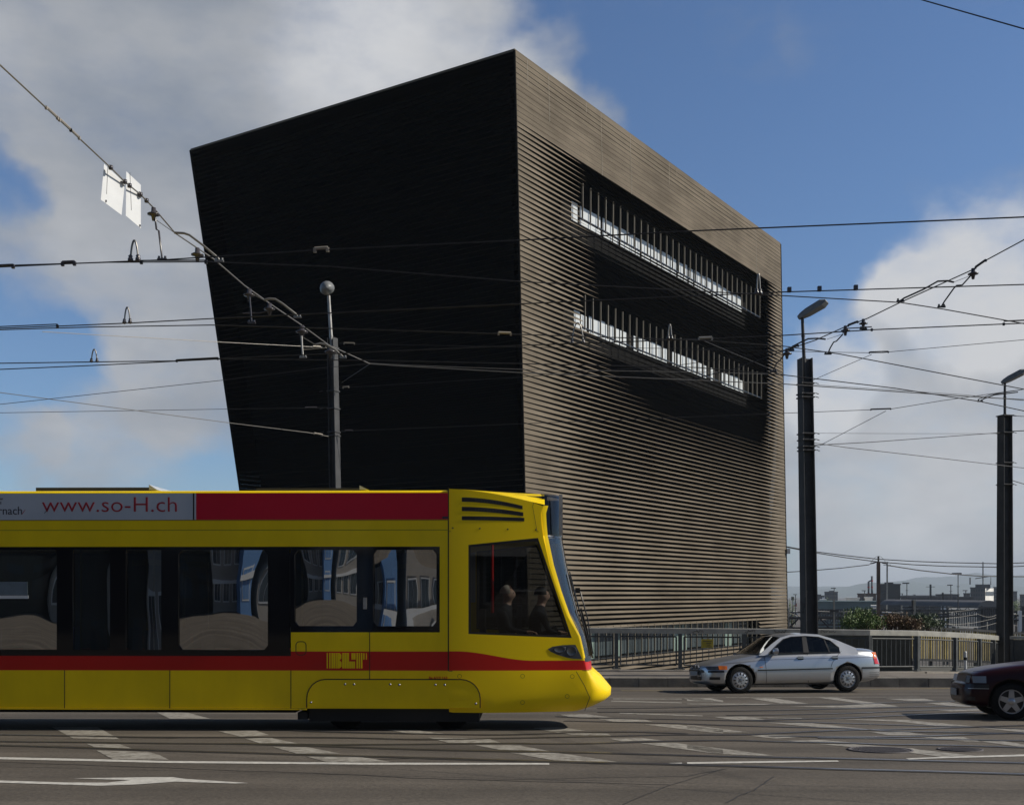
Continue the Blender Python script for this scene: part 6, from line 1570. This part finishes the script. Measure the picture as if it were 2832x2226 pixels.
# warp directions a little so that cloud edges are ragged
wn = nn(nt, 'ShaderNodeTexNoise', Scale=5.0, Detail=5.0, Roughness=0.6); L(vec, wn.inputs['Vector'])
s_ = nn(nt, 'ShaderNodeVectorMath', operation='SUBTRACT'); L(wn.outputs['Color'], s_.inputs[0]); s_.inputs[1].default_value = (.5, .5, .5)
s2 = nn(nt, 'ShaderNodeVectorMath', operation='SCALE'); L(s_.outputs[0], s2.inputs[0]); s2.inputs['Scale'].default_value = .12
s3 = nn(nt, 'ShaderNodeVectorMath', operation='ADD'); L(vec, s3.inputs[0]); L(s2.outputs[0], s3.inputs[1])
s4 = nn(nt, 'ShaderNodeVectorMath', operation='NORMALIZE'); L(s3.outputs[0], s4.inputs[0]); wv = s4.outputs[0]
acc = None
POS = [(60, 120, 260), (40, 330, 130), (500, 100, 430), (900, 60, 380), (1200, 60, 260), (350, 380, 240), (420, 620, 260), (100, 650, 190), (480, 860, 200), (300, 1180, 210), (560, 1080, 160), (60, 1200, 120),
       (1560, 210, 110), (1680, 330, 90), (1600, 300, 70), (2640, 860, 200), (2800, 900, 280), (2480, 860, 90), (2560, 960, 150), (2600, 1150, 300), (2300, 1300, 200), (2832, 1300, 420), (2350, 1450, 320), (2260, 1060, 90), (2150, 1200, 120), (2400, 1600, 200), (2740, 1600, 260)]
for x, y, r in POS: acc = addn(acc, blob(x, y, r), .95 if x < 2050 else .66)
for x, y, r, k in [(30, 510, 100, -.9), (110, 550, 60, -.4), (170, 1010, 100, -.7), (20, 1050, 110, -.6), (80, 1320, 100, -.7), (0, 1450, 100, -.4), (2150, 150, 130, .35), (2300, 110, 90, .3), (560, 760, 60, -.4), (2060, 300, 500, -.25)]: acc = addn(acc, blob(x, y, r), k)
cl = nn(nt, 'ShaderNodeMath', operation='MINIMUM'); L(acc, cl.inputs[0]); cl.inputs[1].default_value = 1.25; acc = cl.outputs[0]
mpn = nn(nt, 'ShaderNodeMapping'); mpn.inputs['Scale'].default_value = (1, 1, 1.9); L(vec, mpn.inputs['Vector'])
n1 = nn(nt, 'ShaderNodeTexNoise', Scale=7.5, Detail=10.0, Roughness=.62); L(mpn.outputs['Vector'], n1.inputs['Vector'])
acc = addn(acc, n1.outputs['Fac'], 2.0)
cov = nn(nt, 'ShaderNodeMapRange', interpolation_type='SMOOTHSTEP'); cov.inputs['From Min'].default_value = .98; cov.inputs['From Max'].default_value = 2.45; L(acc, cov.inputs['Value'])
n2 = nn(nt, 'ShaderNodeTexNoise', Scale=3.6, Detail=5.0, Roughness=.5); mp2 = nn(nt, 'ShaderNodeMapping'); mp2.inputs['Location'].default_value = (3, 1, 2); mp2.inputs['Scale'].default_value = (1, 1, 2.0); L(vec, mp2.inputs['Vector']); L(mp2.outputs[0], n2.inputs['Vector'])
cr = nn(nt, 'ShaderNodeValToRGB'); e = cr.color_ramp.elements; e[0].position = .30; e[0].color = (.17, .215, .29, 1); e[1].position = .95; e[1].color = (.62, .63, .65, 1); e2 = e.new(.6); e2.color = (.37, .39, .425, 1)
br_ = None
for x, y, r, k in [(2700, 760, 210, .55), (2500, 830, 120, .3), (2250, 1060, 130, .45), (1150, 60, 330, .18), (900, 120, 260, .10), (1560, 250, 150, .12), (430, 250, 260, -.12), (2450, 1180, 420, .24), (2700, 1620, 220, -.08), (2250, 1640, 200, -.05)]: br_ = addn(br_, blob(x, y, r), k)
n2f = addn(br_, n2.outputs['Fac'], 1.0)
n3 = nn(nt, 'ShaderNodeTexNoise', Scale=16.0, Detail=7.0, Roughness=.6); L(mpn.outputs['Vector'], n3.inputs['Vector'])
n3b = addn(n2f, n3.outputs['Fac'], .22); n3c = nn(nt, 'ShaderNodeMath', operation='SUBTRACT'); L(n3b, n3c.inputs[0]); n3c.inputs[1].default_value = .06
L(n3c.outputs[0], cr.inputs['Fac'])
# blue part: nishita scaled and slightly tinted
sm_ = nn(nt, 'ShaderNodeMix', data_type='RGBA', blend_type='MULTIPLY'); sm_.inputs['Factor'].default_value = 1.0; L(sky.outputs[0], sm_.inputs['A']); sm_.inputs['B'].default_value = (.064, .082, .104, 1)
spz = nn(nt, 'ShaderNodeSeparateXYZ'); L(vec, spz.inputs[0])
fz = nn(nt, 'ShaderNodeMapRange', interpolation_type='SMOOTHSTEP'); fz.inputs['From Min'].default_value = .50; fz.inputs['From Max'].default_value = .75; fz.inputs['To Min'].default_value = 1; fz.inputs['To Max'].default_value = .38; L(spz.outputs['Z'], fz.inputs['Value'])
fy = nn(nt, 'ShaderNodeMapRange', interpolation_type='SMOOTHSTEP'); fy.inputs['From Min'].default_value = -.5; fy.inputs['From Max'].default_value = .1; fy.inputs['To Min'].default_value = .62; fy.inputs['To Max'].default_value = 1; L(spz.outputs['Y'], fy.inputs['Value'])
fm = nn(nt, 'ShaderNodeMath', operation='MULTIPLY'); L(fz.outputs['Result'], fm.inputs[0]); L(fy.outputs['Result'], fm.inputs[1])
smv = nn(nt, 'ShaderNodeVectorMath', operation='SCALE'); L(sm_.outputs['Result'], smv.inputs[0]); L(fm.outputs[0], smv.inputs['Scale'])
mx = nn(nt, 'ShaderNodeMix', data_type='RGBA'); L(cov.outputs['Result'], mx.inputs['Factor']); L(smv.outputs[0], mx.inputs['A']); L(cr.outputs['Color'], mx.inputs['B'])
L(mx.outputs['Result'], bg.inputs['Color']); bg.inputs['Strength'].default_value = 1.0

sl = bpy.data.lights.new('sun', 'SUN'); sl.energy = 4.9; sl.angle = rad(.5); sl.color = (1, .93, .82)
so = bpy.data.objects.new('sun', sl); COL.objects.link(so)
el, az = rad(SUN_EL), rad(SUN_AZ); d = Vector((math.cos(el)*math.cos(az), math.cos(el)*math.sin(az), math.sin(el)))
so.rotation_euler = d.to_track_quat('Z', 'Y').to_euler(); so.location = d*50

cam = bpy.data.cameras.new('camera'); co = bpy.data.objects.new('camera', cam); COL.objects.link(co)
cam.sensor_fit = 'HORIZONTAL'; cam.sensor_width = 36; cam.lens = FP/2832*36
cam.shift_y = (HY-1113)/2832; cam.clip_start = .1; cam.clip_end = 8000
co.location = (0, 0, CZ); co.rotation_euler = (rad(90), 0, 0)
sc.camera = co
sc.view_settings.view_transform = 'Standard'; sc.view_settings.look = 'None'; sc.view_settings.exposure = 0; sc.view_settings.gamma = 1
sc.render.engine = 'CYCLES'; sc.cycles.use_denoising = True; sc.cycles.max_bounces = 6; sc.cycles.transparent_max_bounces = 12; sc.cycles.volume_bounces = 0
sc.cycles.filter_width = 1.5
